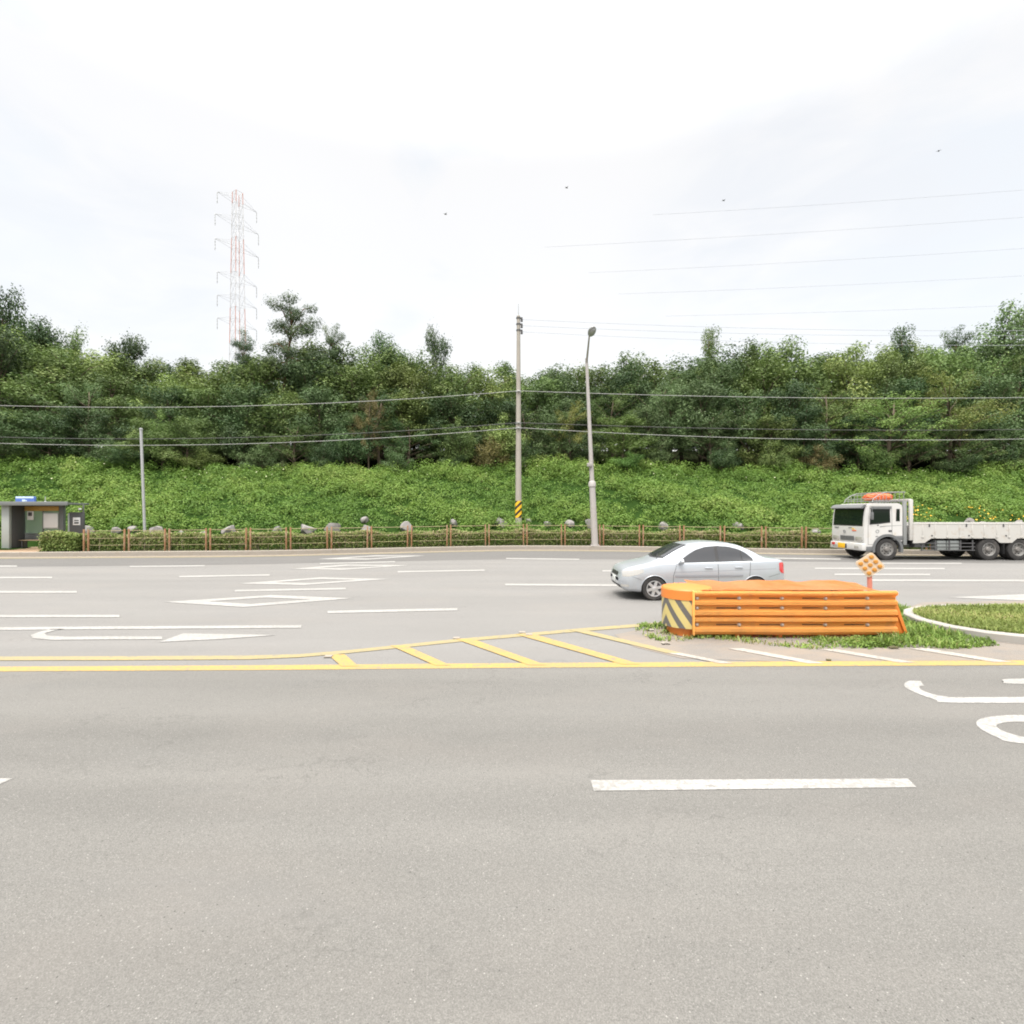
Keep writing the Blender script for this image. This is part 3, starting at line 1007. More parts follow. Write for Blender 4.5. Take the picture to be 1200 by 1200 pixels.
sky_px = lerp_table([(-120, 395), (-40, 370), (0, 352), (22, 372), (40, 398), (110, 408), (180, 420), (250, 418), (300, 414), (360, 408), (420, 412), (470, 410),
                     (540, 418), (600, 428), (680, 424), (740, 415), (790, 420), (830, 402), (880, 408), (960, 410), (1020, 415), (1060, 400), (1110, 402), (1160, 398), (1200, 392), (1300, 388)])
rng = random.Random(21)


def ordw(n):
    return {1: 'first', 2: 'second', 3: 'third', 4: 'fourth', 5: 'fifth', 6: 'sixth', 7: 'seventh', 8: 'eighth', 9: 'ninth', 10: 'tenth', 11: 'eleventh', 12: 'twelfth',
            13: 'thirteenth', 14: 'fourteenth', 15: 'fifteenth', 16: 'sixteenth'}.get(n, '%dth' % n)


LEAFWORD = {'lf_mid': 'mid green', 'lf_oli': 'olive green', 'lf_drk': 'dark green', 'lf_blu': 'bluish green', 'lf_pin': 'dark needled', 'lf_brn': 'browned', 'lf_pal': 'pale green', 'lf_yel': 'yellowing'}


def row(off, px0, px1, step, jit, hf, kinds, leaves, wf, name, where, group):
    px = px0
    made = []
    while px < px1:
        p = px + rng.uniform(-jit, jit)
        # find X on the row whose distance depends on X
        Y = 44.0
        for _ in range(4):
            X = (p - 600) / 600 * Y
            Y = float(bank_top(X)[0]) + off + 0.0
        Y += rng.uniform(-0.9, 0.9)
        X = (p - 600) / 600 * Y
        ytop = hf(p) + rng.uniform(-9, 9)
        z = H + (600 - ytop) / 600 * Y
        k = rng.choice(kinds); lf = leaves(p)
        made.append((p, X, Y, z, k, lf, wf * rng.uniform(0.85, 1.2)))
        px += step * rng.uniform(0.85, 1.15)
    right = sorted([m for m in made if m[0] >= 608])
    left = sorted([m for m in made if m[0] < 608], reverse=True)
    for side, lst in (('right', right), ('left', left)):
        for n, (p, X, Y, z, k, lf, w) in enumerate(lst):
            form = {'round': 'rounded', 'tall': 'upright', 'cone': 'tapering', 'shrub': 'low bushy', 'airy': 'loose'}[k]
            lb = '%s %s %s, %s %s of the utility pole in the %s' % (form, LEAFWORD[lf], 'shrub' if k == 'shrub' else 'tree', ordw(n + 1), side, where)
            nm = name if k != 'shrub' else 'shrub'
            if not (-10 < p < 1212):
                pass
            tree(k, rng.randint(0, 9), X, Y, z, w, lf, nm, lb, group, rng.uniform(0, 6.28))


def lv_back(p):
    r = rng.random()
    if p < 270:
        return 'lf_oli' if r < 0.65 else 'lf_mid'
    if p < 600:
        return 'lf_mid' if r < 0.45 else ('lf_oli' if r < 0.75 else 'lf_drk')
    if p < 800:
        return 'lf_mid' if r < 0.4 else ('lf_drk' if r < 0.7 else 'lf_blu')
    return 'lf_mid' if r < 0.35 else ('lf_blu' if r < 0.6 else ('lf_drk' if r < 0.8 else 'lf_oli'))


def lv_front(p):  # extra dark leaves paint in the shade low in the wood
    r = rng.random()
    return 'lf_drk' if r < 0.42 else ('lf_mid' if r < 0.74 else ('lf_blu' if r < 0.88 else 'lf_oli'))


row(27, -60, 1270, 52, 12, lambda p: sky_px(p) + 16, ('round',), lv_front, 5.6, 'forest_tree', 'deepest row', 'trees of the wood behind the bank')
row(18.5, -60, 1270, 52, 12, lambda p: sky_px(p) + 26, ('round',), lv_front, 5.0, 'forest_tree', 'fifth row', 'trees of the wood behind the bank')
row(12.5, -60, 1265, 46, 10, lambda p: sky_px(p) + 2, ('round', 'tall', 'round', 'cone'), lv_back, 3.9, 'forest_tree', 'fourth row', 'trees of the wood behind the bank')
row(8.2, -60, 1265, 50, 12, lambda p: sky_px(p) + 14, ('round', 'tall', 'airy', 'round'), lv_back, 3.7, 'forest_tree', 'third row', 'trees of the wood behind the bank')
row(4.9, -60, 1262, 50, 13, lambda p: sky_px(p) + 42, ('round', 'round', 'airy', 'tall'), lv_front, 3.2, 'forest_tree', 'second row', 'trees of the wood behind the bank')
row(2.3, -60, 1262, 60, 14, lambda p: 484, ('round', 'airy', 'shrub', 'round'), lv_front, 2.5, 'edge_tree', 'front row', 'trees of the wood behind the bank')
row(1.1, -60, 1262, 72, 20, lambda p: 520, ('shrub',), lv_front, 1.9, 'shrub', 'low thicket', 'shrubs along the foot of the wood')


def special(kind, var, p, off, ytop, rpx, leaf, label, name='forest_tree', yaw=0.0):
    Y = 44.0
    for _ in range(4):
        X = (p - 600) / 600 * Y
        Y = float(bank_top(X)[0]) + off
    X = (p - 600) / 600 * Y
    tree(kind, var, X, Y, H + (600 - ytop) / 600 * Y, rpx / 600 * Y, leaf, name, label, None, yaw)


special('pine', 0, 334, 9.5, 352, 46, 'lf_pin', 'tall spreading pine standing above the wood, right of the pylon', 'pine_tree', 0.6)
special('pine', 1, 389, 10.5, 383, 20, 'lf_pin', 'small dark pine just right of the tall spreading pine', 'pine_tree', 1.2)
special('pine', 1, 287, 8.8, 392, 22, 'lf_drk', 'small dark pine crown at the foot of the pylon', 'pine_tree', 3.4)
special('round', 3, 512, 11, 386, 25, 'lf_pin', 'dark pine with a rounded top rising between the small pine and the utility pole', 'pine_tree', 2.0)
special('round', 1, 452, 12, 397, 36, 'lf_drk', 'dark rounded treetop just left of the round topped pine')
special('tall', 0, 2, 11, 330, 30, 'lf_drk', 'tallest tree at the left edge of the photo, rising into the sky')
special('round', 2, 52, 12, 380, 44, 'lf_drk', 'dark tree with a shoulder of branches beside the tallest one at the left edge')
special('round', 3, 150, 14, 393, 34, 'lf_drk', 'lone dark crown rising over the olive trees above the thin grey post')
special('tall', 1, 88, 13, 388, 22, 'lf_mid', 'narrow crown between the dark shoulder tree and the lone dark crown')
special('cone', 0, 831, 10, 382, 26, 'lf_mid', 'slender pointed tree top right of the street lamp')
special('cone', 1, 880, 11, 398, 24, 'lf_mid', 'short pointed tree top right of the slender pointed one')
special('cone', 0, 1056, 11, 380, 28, 'lf_drk', 'dark pointed tree top above the pale green acacia')
special('pine', 1, 1118, 13, 387, 25, 'lf_drk', 'dark small crown left of the tallest tree on the right')
special('tall', 2, 1176, 11, 358, 44, 'lf_blu', 'tallest tree on the right, bluish green, rising over the truck bed')
special('tall', 1, 1215, 11.5, 368, 32, 'lf_blu', 'bluish tree cut by the right edge of the photo')
special('shrub', 0, 577, 0.75, 506, 27, 'lf_brn', 'brown leaved shrub just left of the utility pole', 'shrub')
special('airy', 0, 668, 1.5, 470, 30, 'lf_yel', 'yellow brown thin tree between the utility pole and the street lamp', 'edge_tree')
special('airy', 1, 432, 2.4, 456, 22, 'lf_brn', 'thin browned tree in the dark part of the wood left of the pole', 'edge_tree')
special('airy', 0, 1043, 0.9, 455, 62, 'lf_pal', 'feathery pale green acacia over the truck bed', 'acacia_tree', 1.0)
special('airy', 1, 1112, 2.8, 432, 54, 'lf_yel', 'olive yellow tree right of the pale green acacia', 'edge_tree', 2.0)
special('shrub', 1, 190, 0.9, 478, 26, 'lf_pal', 'fresh green shrub behind the top of the thin grey post', 'shrub')
special('shrub', 0, 960, 0.6, 520, 24, 'lf_brn', 'brownish shrub left of the pale green acacia', 'shrub', 1.7)
special('shrub', 1, 735, -0.9, 528, 28, 'lf_pal', 'bright leafy bush on the bank crest just right of the street lamp', 'shrub', 0.3)
special('shrub', 0, 130, 0.9, 508, 30, 'lf_blu', 'greyish brown bush left of the thin grey post', 'shrub', 0.9)

# ================================================================== BOULDERS, HEDGES, FENCE
M['rock'] = mat_plain('grey_boulder', (0.235, 0.222, 0.22), 0.92, var=0.3, scale=3.0, dirt=(0.10, 0.095, 0.075), dirt_amt=0.5, dscale=2.2, bmp=0.7)
for i, (w, X, Y, zt, rr, hh, off) in enumerate(BOULDERS):
    bm = BM()
    bmesh.ops.create_icosphere(bm, subdivisions=3, radius=1.0)
    rs = random.Random(i)
    cuts = [(Vector((rs.gauss(0, 1), rs.gauss(0, 1), rs.gauss(0, .7))).normalized(), rs.uniform(0.5, 0.85)) for _ in range(14)]
    for v in bm.verts:
        for nn, d in cuts:
            e = v.co.dot(nn) - d
            if e > 0:
                v.co -= nn * e
        v.co *= 1 + 0.05 * math.sin(v.co.x * 7 + i) * math.sin(v.co.z * 6)
    bmesh.ops.scale(bm, vec=(rr * 1.05, max(0.35, rr * 0.9), hh * 1.12), verts=bm.verts)
    o = build('boulder', bm, M['rock'], None, 28)
    o.location = (X, Y, zt - hh)
    o.rotation_euler = (0, 0, rs.uniform(-0.3, 0.3))
    if i == 0:
        lb = 'pale grey boulder at the foot of the bank, nearest the bus shelter'
    elif i < 22:
        lb = '%s boulder at the foot of the bank, the %s counting from the bus shelter' % ('broad' if w > 19 else ('small' if w < 14 else 'pale grey'), ordw(i + 1))
    else:
        lb = '%s boulder showing above the truck bed, %s behind the truck cab' % ('grey', ordw(i - 21))
    tag(o, lb, 'boulder', 'boulders along the foot of the bank')

M['hedge'] = mat_leaf('hedge_leaves', [(0.0, (0.07, 0.105, 0.026)), (0.5, (0.15, 0.215, 0.05)), (0.8, (0.24, 0.28, 0.085)), (1.0, (0.36, 0.29, 0.19))], 0.2, 0.0, 0.0)
M['twig'] = mat_plain('dry_twigs', (0.40, 0.33, 0.25), 0.95, var=0.35, scale=8)


def hedge(name, xa, xb, off, depth, top, label, dens, bare, seed, brown=0.0):
    rng = np.random.default_rng(seed)
    r = thing(name, label, 'hedge', ((xa + xb) / 2, float(KERB((xa + xb) / 2)) + off, VZ))
    n = int((xb - xa) * dens)
    X = rng.uniform(xa, xb, n)
    t = rng.random(n)
    hv = top * (0.90 + 0.12 * np.sin(X * 2.1) * np.sin(X * 0.77 + 1))
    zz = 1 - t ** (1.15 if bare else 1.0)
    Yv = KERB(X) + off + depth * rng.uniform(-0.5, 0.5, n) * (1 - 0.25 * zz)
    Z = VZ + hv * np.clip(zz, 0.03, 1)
    if bare:
        gap = (np.sin(X * 1.7) * np.sin(X * 0.6 + 2) > 0.25) | (rng.random(n) < 0.45)
        keep = (zz > 0.38) | gap
        X, Yv, Z, zz = X[keep], Yv[keep], Z[keep], zz[keep]; n = len(X)
    C = np.stack([X, Yv, Z], 1)
    C += rng.normal(size=C.shape) * 0.03
    N = rng.normal(size=(n, 3)) * 0.7 + np.array([0, -0.5, 0.7])
    patch_ = 0.5 + 0.25 * np.sin(X * 1.3 + 0.7) + 0.2 * np.sin(X * 3.7 + Z * 6)
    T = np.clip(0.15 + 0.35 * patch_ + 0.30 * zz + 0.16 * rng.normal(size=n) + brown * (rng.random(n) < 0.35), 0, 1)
    L = 0.085 * (0.6 + 0.9 * rng.random(n))
    mn = np.array(r.location)
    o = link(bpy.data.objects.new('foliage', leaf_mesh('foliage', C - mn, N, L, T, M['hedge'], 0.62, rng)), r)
    bm = BM()
    m_ = int((xb - xa) * (9 if bare else 4))
    for _ in range(m_):
        x = rng.uniform(xa, xb); y = float(KERB(x)) + off + rng.uniform(-0.35, 0.35) * depth
        tube(bm, [Vector((x, y, VZ - 0.02)) - Vector(mn), Vector((x + rng.normal() * 0.08, y + rng.normal() * 0.05, VZ + top * 0.45)) - Vector(mn), Vector((x + rng.normal() * 0.2, y, VZ + top * 0.85)) - Vector(mn)], [0.016, 0.012, 0.005], 4)
    build('stems', bm, M['twig'], r)
    return r


hedge('hedge', -23.75, -22.0, 0.85, 0.9, 1.0, 'dense dark green clipped hedge beside the bus shelter, in front of the fence', 5200, False, 3)
hedge('hedge', -21.9, 45.0, HEDGE_OFF, 0.75, 0.98, 'long thin hedge with bare stems growing behind the brown fence', 2500, True, 4, 0.35)

M['fence_post'] = mat_plain('brown_wood_post', (0.27, 0.14, 0.07), 0.8, var=0.25, scale=6, dirt=(0.36, 0.30, 0.22), dirt_amt=0.4)
M['fence_rail'] = mat_plain('weathered_rail', (0.31, 0.265, 0.15), 0.8, var=0.2, scale=3, dirt=(0.24, 0.2, 0.13), dirt_amt=0.4)
fence = thing('fence', 'low brown fence of paired posts and thin rails along the far kerb', 'fence', (0, float(KERB(0)) + FENCE_OFF, VZ))
fo = Vector(fence.location)
fh = smooth_table([(-60, 1.02), (-25, 1.05), (0, 1.25), (25, 1.12), (60, 1.05)], 3)


def fpt(x, dz=0.0):
    return Vector((x, float(KERB(x)) + FENCE_OFF, VZ + dz)) - fo


posts_px = [101, 148.5, 196, 244, 291, 338, 386, 433, 480, 526, 571, 615.5, 660, 705, 751.5, 799, 846.5, 895, 942, 990, 1039, 1088, 1137, 1186, 1235]
pxs = []
for p in posts_px:
    Y = 30.0
    for _ in range(6):
        X = (p - 600) / 600 * Y
        Y = float(KERB(X)) + FENCE_OFF
    pxs.append(X)
ends = []
for k, X in enumerate(pxs):
    h = float(fh(X))
    for s in (-0.105, 0.105):
        bm = BM()
        q = fpt(X + s)
        box(bm, (q.x, q.y, q.z + h / 2 + 0.01), (0.072, 0.072, h + 0.06), 0.012, (0, random.uniform(-.012, .012), 0))
        build('post', bm, M['fence_post'], fence)
bm_r = None
for k in range(len(pxs) - 1):
    xa, xb = pxs[k] + 0.165, pxs[k + 1] - 0.165
    for fr, rr in ((0.97, 0.018), (0.62, 0.013), (0.30, 0.013)):
        bm = BM()
        pts = [fpt(xa + (xb - xa) * t, float(fh(xa + (xb - xa) * t)) * fr - 0.012 * math.sin(PI * t)) for t in (0, .25, .5, .75, 1)]
        tube(bm, pts, rr, 6)
        build('rail', bm, M['fence_rail'], fence)

# ================================================================== POLES, LAMP, CABLES
M['concrete_pole'] = mat_plain('pole_concrete', (0.34, 0.315, 0.28), 0.85, var=0.12, scale=2.0, dirt=(0.27, 0.25, 0.22), dirt_amt=0.3)
M['galv'] = mat_plain('galvanised_steel', (0.40, 0.41, 0.42), 0.5, 0.4, var=0.12, scale=3)
M['lamp_paint'] = mat_plain('pale_grey_paint', (0.40, 0.38, 0.37), 0.55, 0.15, var=0.08, scale=3, dirt=(0.33, 0.29, 0.25), dirt_amt=0.3)
M['dark_grey'] = mat_plain('dark_grey_metal', (0.10, 0.10, 0.105), 0.55, 0.2, var=0.15)
M['black'] = mat_plain('black_rubber', (0.018, 0.018, 0.019), 0.7, var=0.2)
M['yellow'] = mat_plain('warning_yellow', (0.78, 0.47, 0.02), 0.55, var=0.08)
M['white_insul'] = mat_plain('white_porcelain', (0.6, 0.6, 0.6), 0.3, var=0.05)

UPX, UPY = 0.42, float(KERB(0.4)) + 3.3
uz = float(terrain(UPX, UPY)) - 0.15
ut = H + 230 * UPY / 600
pole = thing('utility_pole', 'tall tapered concrete utility pole with a yellow and black band', 'utility pole', (UPX, UPY, uz))
bm = BM()
lathe(bm, [(0.215, 0.0), (0.205, 0.9), (0.11, ut - uz - 0.02), (0.09, ut - uz)], 'Z', 20)
build('shaft', bm, M['concrete_pole'], pole)
zb0, zb1 = 1.83 - uz, 2.92 - uz
m_, nt, b_ = new_mat('hazard_band')
v = mapping(nt, objco(nt), (1, 1, 1))
sx = nt.nodes.new('ShaderNodeSeparateXYZ'); nt.links.new(v, sx.inputs[0])
ma = nt.nodes.new('ShaderNodeMath'); ma.operation = 'MULTIPLY_ADD'; ma.inputs[1].default_value = -1.0
nt.links.new(sx.outputs['X'], ma.inputs[0]); nt.links.new(sx.outputs['Z'], ma.inputs[2])
mb = nt.nodes.new('ShaderNodeMath'); mb.operation = 'MULTIPLY'; mb.inputs[1].default_value = 2.35; nt.links.new(ma.outputs[0], mb.inputs[0])
mf = nt.nodes.new('ShaderNodeMath'); mf.operation = 'FRACT'; nt.links.new(mb.outputs[0], mf.inputs[0])
c = ramp(nt, mf.outputs[0], [(0.0, (0.80, 0.46, 0.02)), (0.52, (0.80, 0.46, 0.02)), (0.53, (0.02, 0.02, 0.02)), (1.0, (0.02, 0.02, 0.02))])
nt.links.new(c, b_.inputs['Base Color']); b_.inputs['Roughness'].default_value = 0.6
M['hazard'] = m_
bm = BM()
lathe(bm, [(0.2065, zb0), (0.216, zb0), (0.208, zb1), (0.198, zb1)], 'Z', 24)
build('hazard_band', bm, M['hazard'], pole)
hz = ut - uz
bm = BM(); tube(bm, [(0, 0, hz - 0.3), (0, 0, hz + 0.75)], [0.03, 0.018], 8); build('lightning_rod', bm, M['galv'], pole)
for dz in (0.15, 0.55, 0.95):
    bm = BM()
    lathe(bm, [(0.105, -dz - 0.04 + hz), (0.15, -dz - 0.04 + hz), (0.15, -dz + 0.04 + hz), (0.105, -dz + 0.04 + hz)], 'Z', 16)
    tube(bm, [(0.1, 0, hz - dz), (0.22, -0.02, hz - dz)], 0.028, 6)
    build('bracket', bm, M['dark_grey'], pole)
for dz in (0.15, 0.55, 0.95):
    bm = BM()
    lathe(bm, [(0.03, -0.16), (0.075, -0.14), (0.075, -0.08), (0.045, -0.06), (0.075, -0.03), (0.075, 0.03), (0.045, 0.06), (0.07, 0.09), (0.05, 0.14)], 'Z', 12)
    o = build('insulator', bm, M['dark_grey'], pole); o.location = (0.21, -0.02, hz - dz - 0.1)
CABLE_Y = (458, 495.3, 501.2)
for y in CABLE_Y:
    z = H + (600 - y) / 600 * (UPY - 0.25) - uz
    rr = 0.215 - 0.105 * z / hz
    bm = BM()
    lathe(bm, [(rr - 0.01, z - 0.05), (rr + 0.03, z - 0.05), (rr + 0.03, z + 0.05), (rr - 0.01, z + 0.05)], 'Z', 16)
    box(bm, (0, -rr - 0.05, z), (0.16, 0.1, 0.1), 0.02)
    build('cable_clamp', bm, M['galv'], pole)

M['cable'] = mat_plain('cable_sheath', (0.30, 0.30, 0.30), 0.6, var=0.1)
M['cable_dark'] = mat_plain('dark_cable_sheath', (0.06, 0.06, 0.06), 0.6, var=0.1)
M['wire_grey'] = mat_plain('pale_wire', (0.34, 0.36, 0.40), 0.6, var=0.05)


def cable(name, pts_z, yfun, rad, mat, label, group):
    bm = BM()
    tube(bm, [(x, yfun(x), z) for x, z in pts_z], rad, 5)
    o = build(name, bm, mat)
    tag(o, label, 'cable', group)


def span(z0, sag, x0, x1, n=24):
    return [(x0 + (x1 - x0) * t, z0 - 4 * sag * t * (1 - t)) for t in [i / n for i in range(n + 1)]]


for (y, sl, sr, rad, mt, lb) in ((CABLE_Y[0], 1.07, 0.48, 0.018, M['cable'], 'highest of the three cables clamped to the concrete utility pole'),
                                 (CABLE_Y[1], 1.05, 0.49, 0.020, M['cable_dark'], 'middle of the three cables clamped to the concrete utility pole'),
                                 (CABLE_Y[2], 1.14, 0.80, 0.018, M['cable'], 'lowest of the three cables clamped to the concrete utility pole')):
    yy = UPY - 0.30
    z = H + (600 - y) / 600 * yy
    L_ = span(z, sl, UPX, UPX - 50)[::-1]
    R_ = span(z, sr, UPX, UPX + 50)[1:]
    cable('overhead_cable', L_ + R_, lambda x, yy=yy: yy, rad, mt, lb, 'cables along the road')
for k, (dz, ye, lb) in enumerate(((0.25, 386, 'upper thin wire running right from the top of the utility pole'), (0.65, 391, 'middle thin wire running right from the top of the utility pole'),
                                  (1.05, 405, 'lower thin wire running right from the top of the utility pole'))):
    z0 = ut - dz
    x1 = 50.0
    ze = H + (600 - ye) / 600 * UPY
    pts = [(UPX + 0.21 + x1 * t, z0 + (ze + 0.3 - z0) * t - 4 * 0.55 * t * (1 - t)) for t in [i / 24 for i in range(25)]]
    cable('overhead_wire', pts, lambda x: UPY - 0.02, 0.011, M['wire_grey'], lb, 'wires from the pole top')

# street lamp
LX0, LY0 = 4.86, float(KERB(4.86)) + 0.25
lamp = thing('street_lamp', 'pale grey leaning street lamp with a curved arm by the far kerb', 'street lamp', (LX0, LY0, VZ))
top = H + 180 * LY0 / 600 - VZ
lean = -0.50
bm = BM()
P = lambda z, r=0: (lean * z / top, 0, z)
tube(bm, [P(0), P(3.7), P(3.75), P(top)], [0.20, 0.175, 0.135, 0.085], 16)
build('shaft', bm, M['lamp_paint'], lamp)
bm = BM(); box(bm, (0, 0, 0.03), (0.5, 0.5, 0.06), 0.01)
for sx_ in (-1, 1):
    for sy_ in (-1, 1):
        lathe(bm, [(0.03, 0.055), (0.03, 0.12)], 'Z', 6, (sx_ * 0.19, sy_ * 0.19, 0))
build('base_plate', bm, M['lamp_paint'], lamp)
bm = BM()
lathe(bm, [(0.18, -0.16), (0.215, -0.13), (0.215, 0.1), (0.15, 0.2), (0.14, 0.2)], 'Z', 16, P(3.62)); build('collar', bm, M['lamp_paint'], lamp)
bm = BM(); box(bm, (P(4.75)[0] - 0.12, -0.16, 4.75), (0.3, 0.2, 0.22), 0.03); build('control_box', bm, M['kerb_white'], lamp)
# arm rises and reaches over the road towards the viewer
hd = Vector((G(692, 392, 0)[0], 0, 0))
hy = LY0 - 2.3
hx = (692.5 - 600) / 600 * hy - LX0
hz_ = H + (600 - 388.5) / 600 * hy - VZ
bm = BM()
pa = Vector(P(top - 0.3)); pb = Vector((hx - 0.05, -2.15, hz_ - 0.03))
pts = []
for t in [i / 10 for i in range(11)]:
    q = pa.lerp(pb, t)
    q.z = pa.z + (pb.z - pa.z) * (t ** 0.62)
    q.x = pa.x + (pb.x - pa.x) * t ** 1.25
    pts.append(q)
tube(bm, pts, [0.065 - 0.025 * i / 10 for i in range(11)], 10)
build('arm', bm, M['lamp_paint'], lamp)
bm = BM()
bmesh.ops.create_uvsphere(bm, u_segments=20, v_segments=12, radius=1.0)
for v in bm.verts:
    if v.co.z < 0: v.co.z *= 0.55
bmesh.ops.scale(bm, vec=(0.24, 0.46, 0.19), verts=bm.verts)
o = build('lamp_head', bm, M['galv'], lamp)
o.location = (hx + 0.06, -2.3, hz_); o.rotation_euler = (math.radians(-14), math.radians(-22), 0)
bm = BM()
bmesh.ops.create_uvsphere(bm, u_segments=16, v_segments=8, radius=1.0)
bmesh.ops.scale(bm, vec=(0.17, 0.27, 0.09), verts=bm.verts)
g = build('lens', bm, M['galv'], o); g.location = (0, -0.1, -0.085)

# thin grey post on the left
px_, Yp = 168.5, 0
Yp = 29.0
for _ in range(4):
    Xp = (170.2 - 600) / 600 * Yp
    Yp = float(KERB(Xp)) + 2.1
zp = float(terrain(Xp, Yp)) - 0.1
tp_ = H + 97 * Yp / 600
post = thing('steel_post', 'thin bare grey steel post at the foot of the bank near the bus shelter', 'post', (Xp, Yp, zp))
xt = (165.2 - 600) / 600 * Yp - Xp
bm = BM(); tube(bm, [(0, 0, 0), (xt, 0, tp_ - zp)], 0.07, 14); build('shaft', bm, M['galv'], post)
bm = BM(); lathe(bm, [(0.09, 0), (0.095, 0.0), (0.095, 0.05), (0.03, 0.08)], 'Z', 14, (xt, 0, tp_ - zp - 0.02)); build('cap', bm, M['galv'], post)

# pylon far behind the wood
M['pylon_red'] = mat_plain('pylon_red_paint', (0.50, 0.21, 0.15), 0.6, var=0.1)
M['pylon_white'] = mat_plain('pylon_white_paint', (0.55, 0.55, 0.57), 0.6, var=0.05)
PYX, PYY = -53.6, 100.0
pzb = float(terrain(PYX, PYY))
ptop = 64.6
pyl = thing('pylon', 'red and white lattice pylon with six tiers of arms rising behind the wood', 'pylon', (PYX, PYY, pzb), (0, 0, math.radians(58)))
hp = ptop - pzb


def pw(z):
    return 1.25 - 0.6 * z / hp if z > hp * 0.3 else 2.6 - 5.1 * (z / hp)


levels = np.linspace(0, hp, 23)
bm = BM()
for i in range(len(levels) - 1):
    z0, z1 = levels[i], levels[i + 1]
    w0, w1 = pw(z0), pw(z1)
    ml = 0 if (i // 3) % 2 == 1 else 1
    mi = 1
    cs = [(-1, -1), (1, -1), (1, 1), (-1, 1)]
    for k in range(4):
        a, b2 = cs[k], cs[(k + 1) % 4]
        tube(bm, [(a[0] * w0, a[1] * w0, z0), (a[0] * w1, a[1] * w1, z1)], 0.07, 4, True, ml)
        tube(bm, [(a[0] * w0, a[1] * w0, z0), (b2[0] * w1, b2[1] * w1, z1)], 0.022, 3, True, mi)
        tube(bm, [(b2[0] * w0, b2[1] * w0, z0), (a[0] * w1, a[1] * w1, z1)], 0.022, 3, True, mi)
        tube(bm, [(a[0] * w1, a[1] * w1, z1), (b2[0] * w1, b2[1] * w1, z1)], 0.022, 3, True, mi)
build('lattice_tower', bm, [M['pylon_red'], M['pylon_white']], pyl, 0)
for n, yt in enumerate((224, 251, 280, 318, 345, 372)):
    z = H + (600 - yt) / 600 * 96.5 - pzb
    for s in (-1, 1):
        bm = BM()
        w = pw(z)
        L_ = 4.3 if n in (1, 2) else 3.9
        tipv = (s * L_, 0, z)
        for sy_ in (-1, 1):
            tube(bm, [(s * w, sy_ * w, z - 0.1), tipv], 0.024, 4)
            tube(bm, [(s * w, sy_ * w, z + 1.1), tipv], 0.018, 4)
        build('cross_arm', bm, M['galv'], pyl, 0)
        bm = BM()
        lathe(bm, [(0.02, 0), (0.09, -0.2), (0.05, -0.35), (0.09, -0.6), (0.05, -0.8), (0.09, -1.2), (0.05, -1.4), (0.09, -1.8), (0.03, -2.2)], 'Z', 6, tipv)
        build('insulator', bm, M['galv'], pyl, 0)

# high-voltage conductors crossing the sky on the right, far away
for k, (x0, y0, x1, y1, lb) in enumerate(((775, 252.5, 905, 243, 'short highest and faintest power line across the clouds on the right'), (648, 290.5, 1000, 267, 'second highest faint power line across the sky on the right'),
                                          (700, 320.5, 1200, 290, 'third highest faint power line across the sky on the right'), (735, 345.5, 1200, 322, 'fourth highest faint power line across the sky on the right'),
                                          (790, 371.5, 1200, 356, 'lowest faint power line across the sky on the right'))):
    Y0, Y1 = 150.0, 138.0
    sl = (y1 - y0) / (x1 - x0)
    xa, xb = x0 - 10, 1420
    pts = []
    for t in [i / 20 for i in range(21)]:
        p = xa + (xb - xa) * t
        yy = y0 + sl * (p - x0) + 3.0 * 4 * t * (1 - t) - 1.5
        Yq = Y0 + (Y1 - Y0) * t
        pts.append(((p - 600) / 600 * Yq, Yq, H + (600 - yy) / 600 * Yq))
    bm = BM(); tube(bm, pts, 0.028, 4)
    tag(build('power_line', bm, M['wire_grey']), lb, 'power line', 'power lines high in the sky')

# small birds
for (p, y, lb) in ((1100, 177, 'tiny dark bird flying in the sky at the upper right'), (848, 235, 'tiny dark bird above the second faint power line'), (664, 220, 'tiny dark bird high above the street lamp'),
                   (522, 251, 'tiny grey bird in the pale sky left of the utility pole')):
    Y = 55.0
    b_ = thing('bird', lb, 'bird', ((p - 600) / 600 * Y, Y, H + (600 - y) / 600 * Y), (0, 0, 0.7), 'birds in the sky')
    bm = BM()
    bmesh.ops.create_uvsphere(bm, u_segments=10, v_segments=6, radius=1.0)
    bmesh.ops.scale(bm, vec=(0.13, 0.05, 0.05), verts=bm.verts)
    box(bm, (0.15, 0, 0.02), (0.07, 0.05, 0.05), 0.015)
    box(bm, (-0.16, 0, 0), (0.12, 0.05, 0.012), 0.003)
    for s in (-1, 1):
        vs = [bm.verts.new(q) for q in ((0.07, s * 0.03, 0.02), (0.05, s * 0.17, 0.08), (-0.01, s * 0.27, 0.05), (-0.06, s * 0.03, 0.02))]
        bm.faces.new(vs)
    build('body', bm, M['dark_grey'], b_)
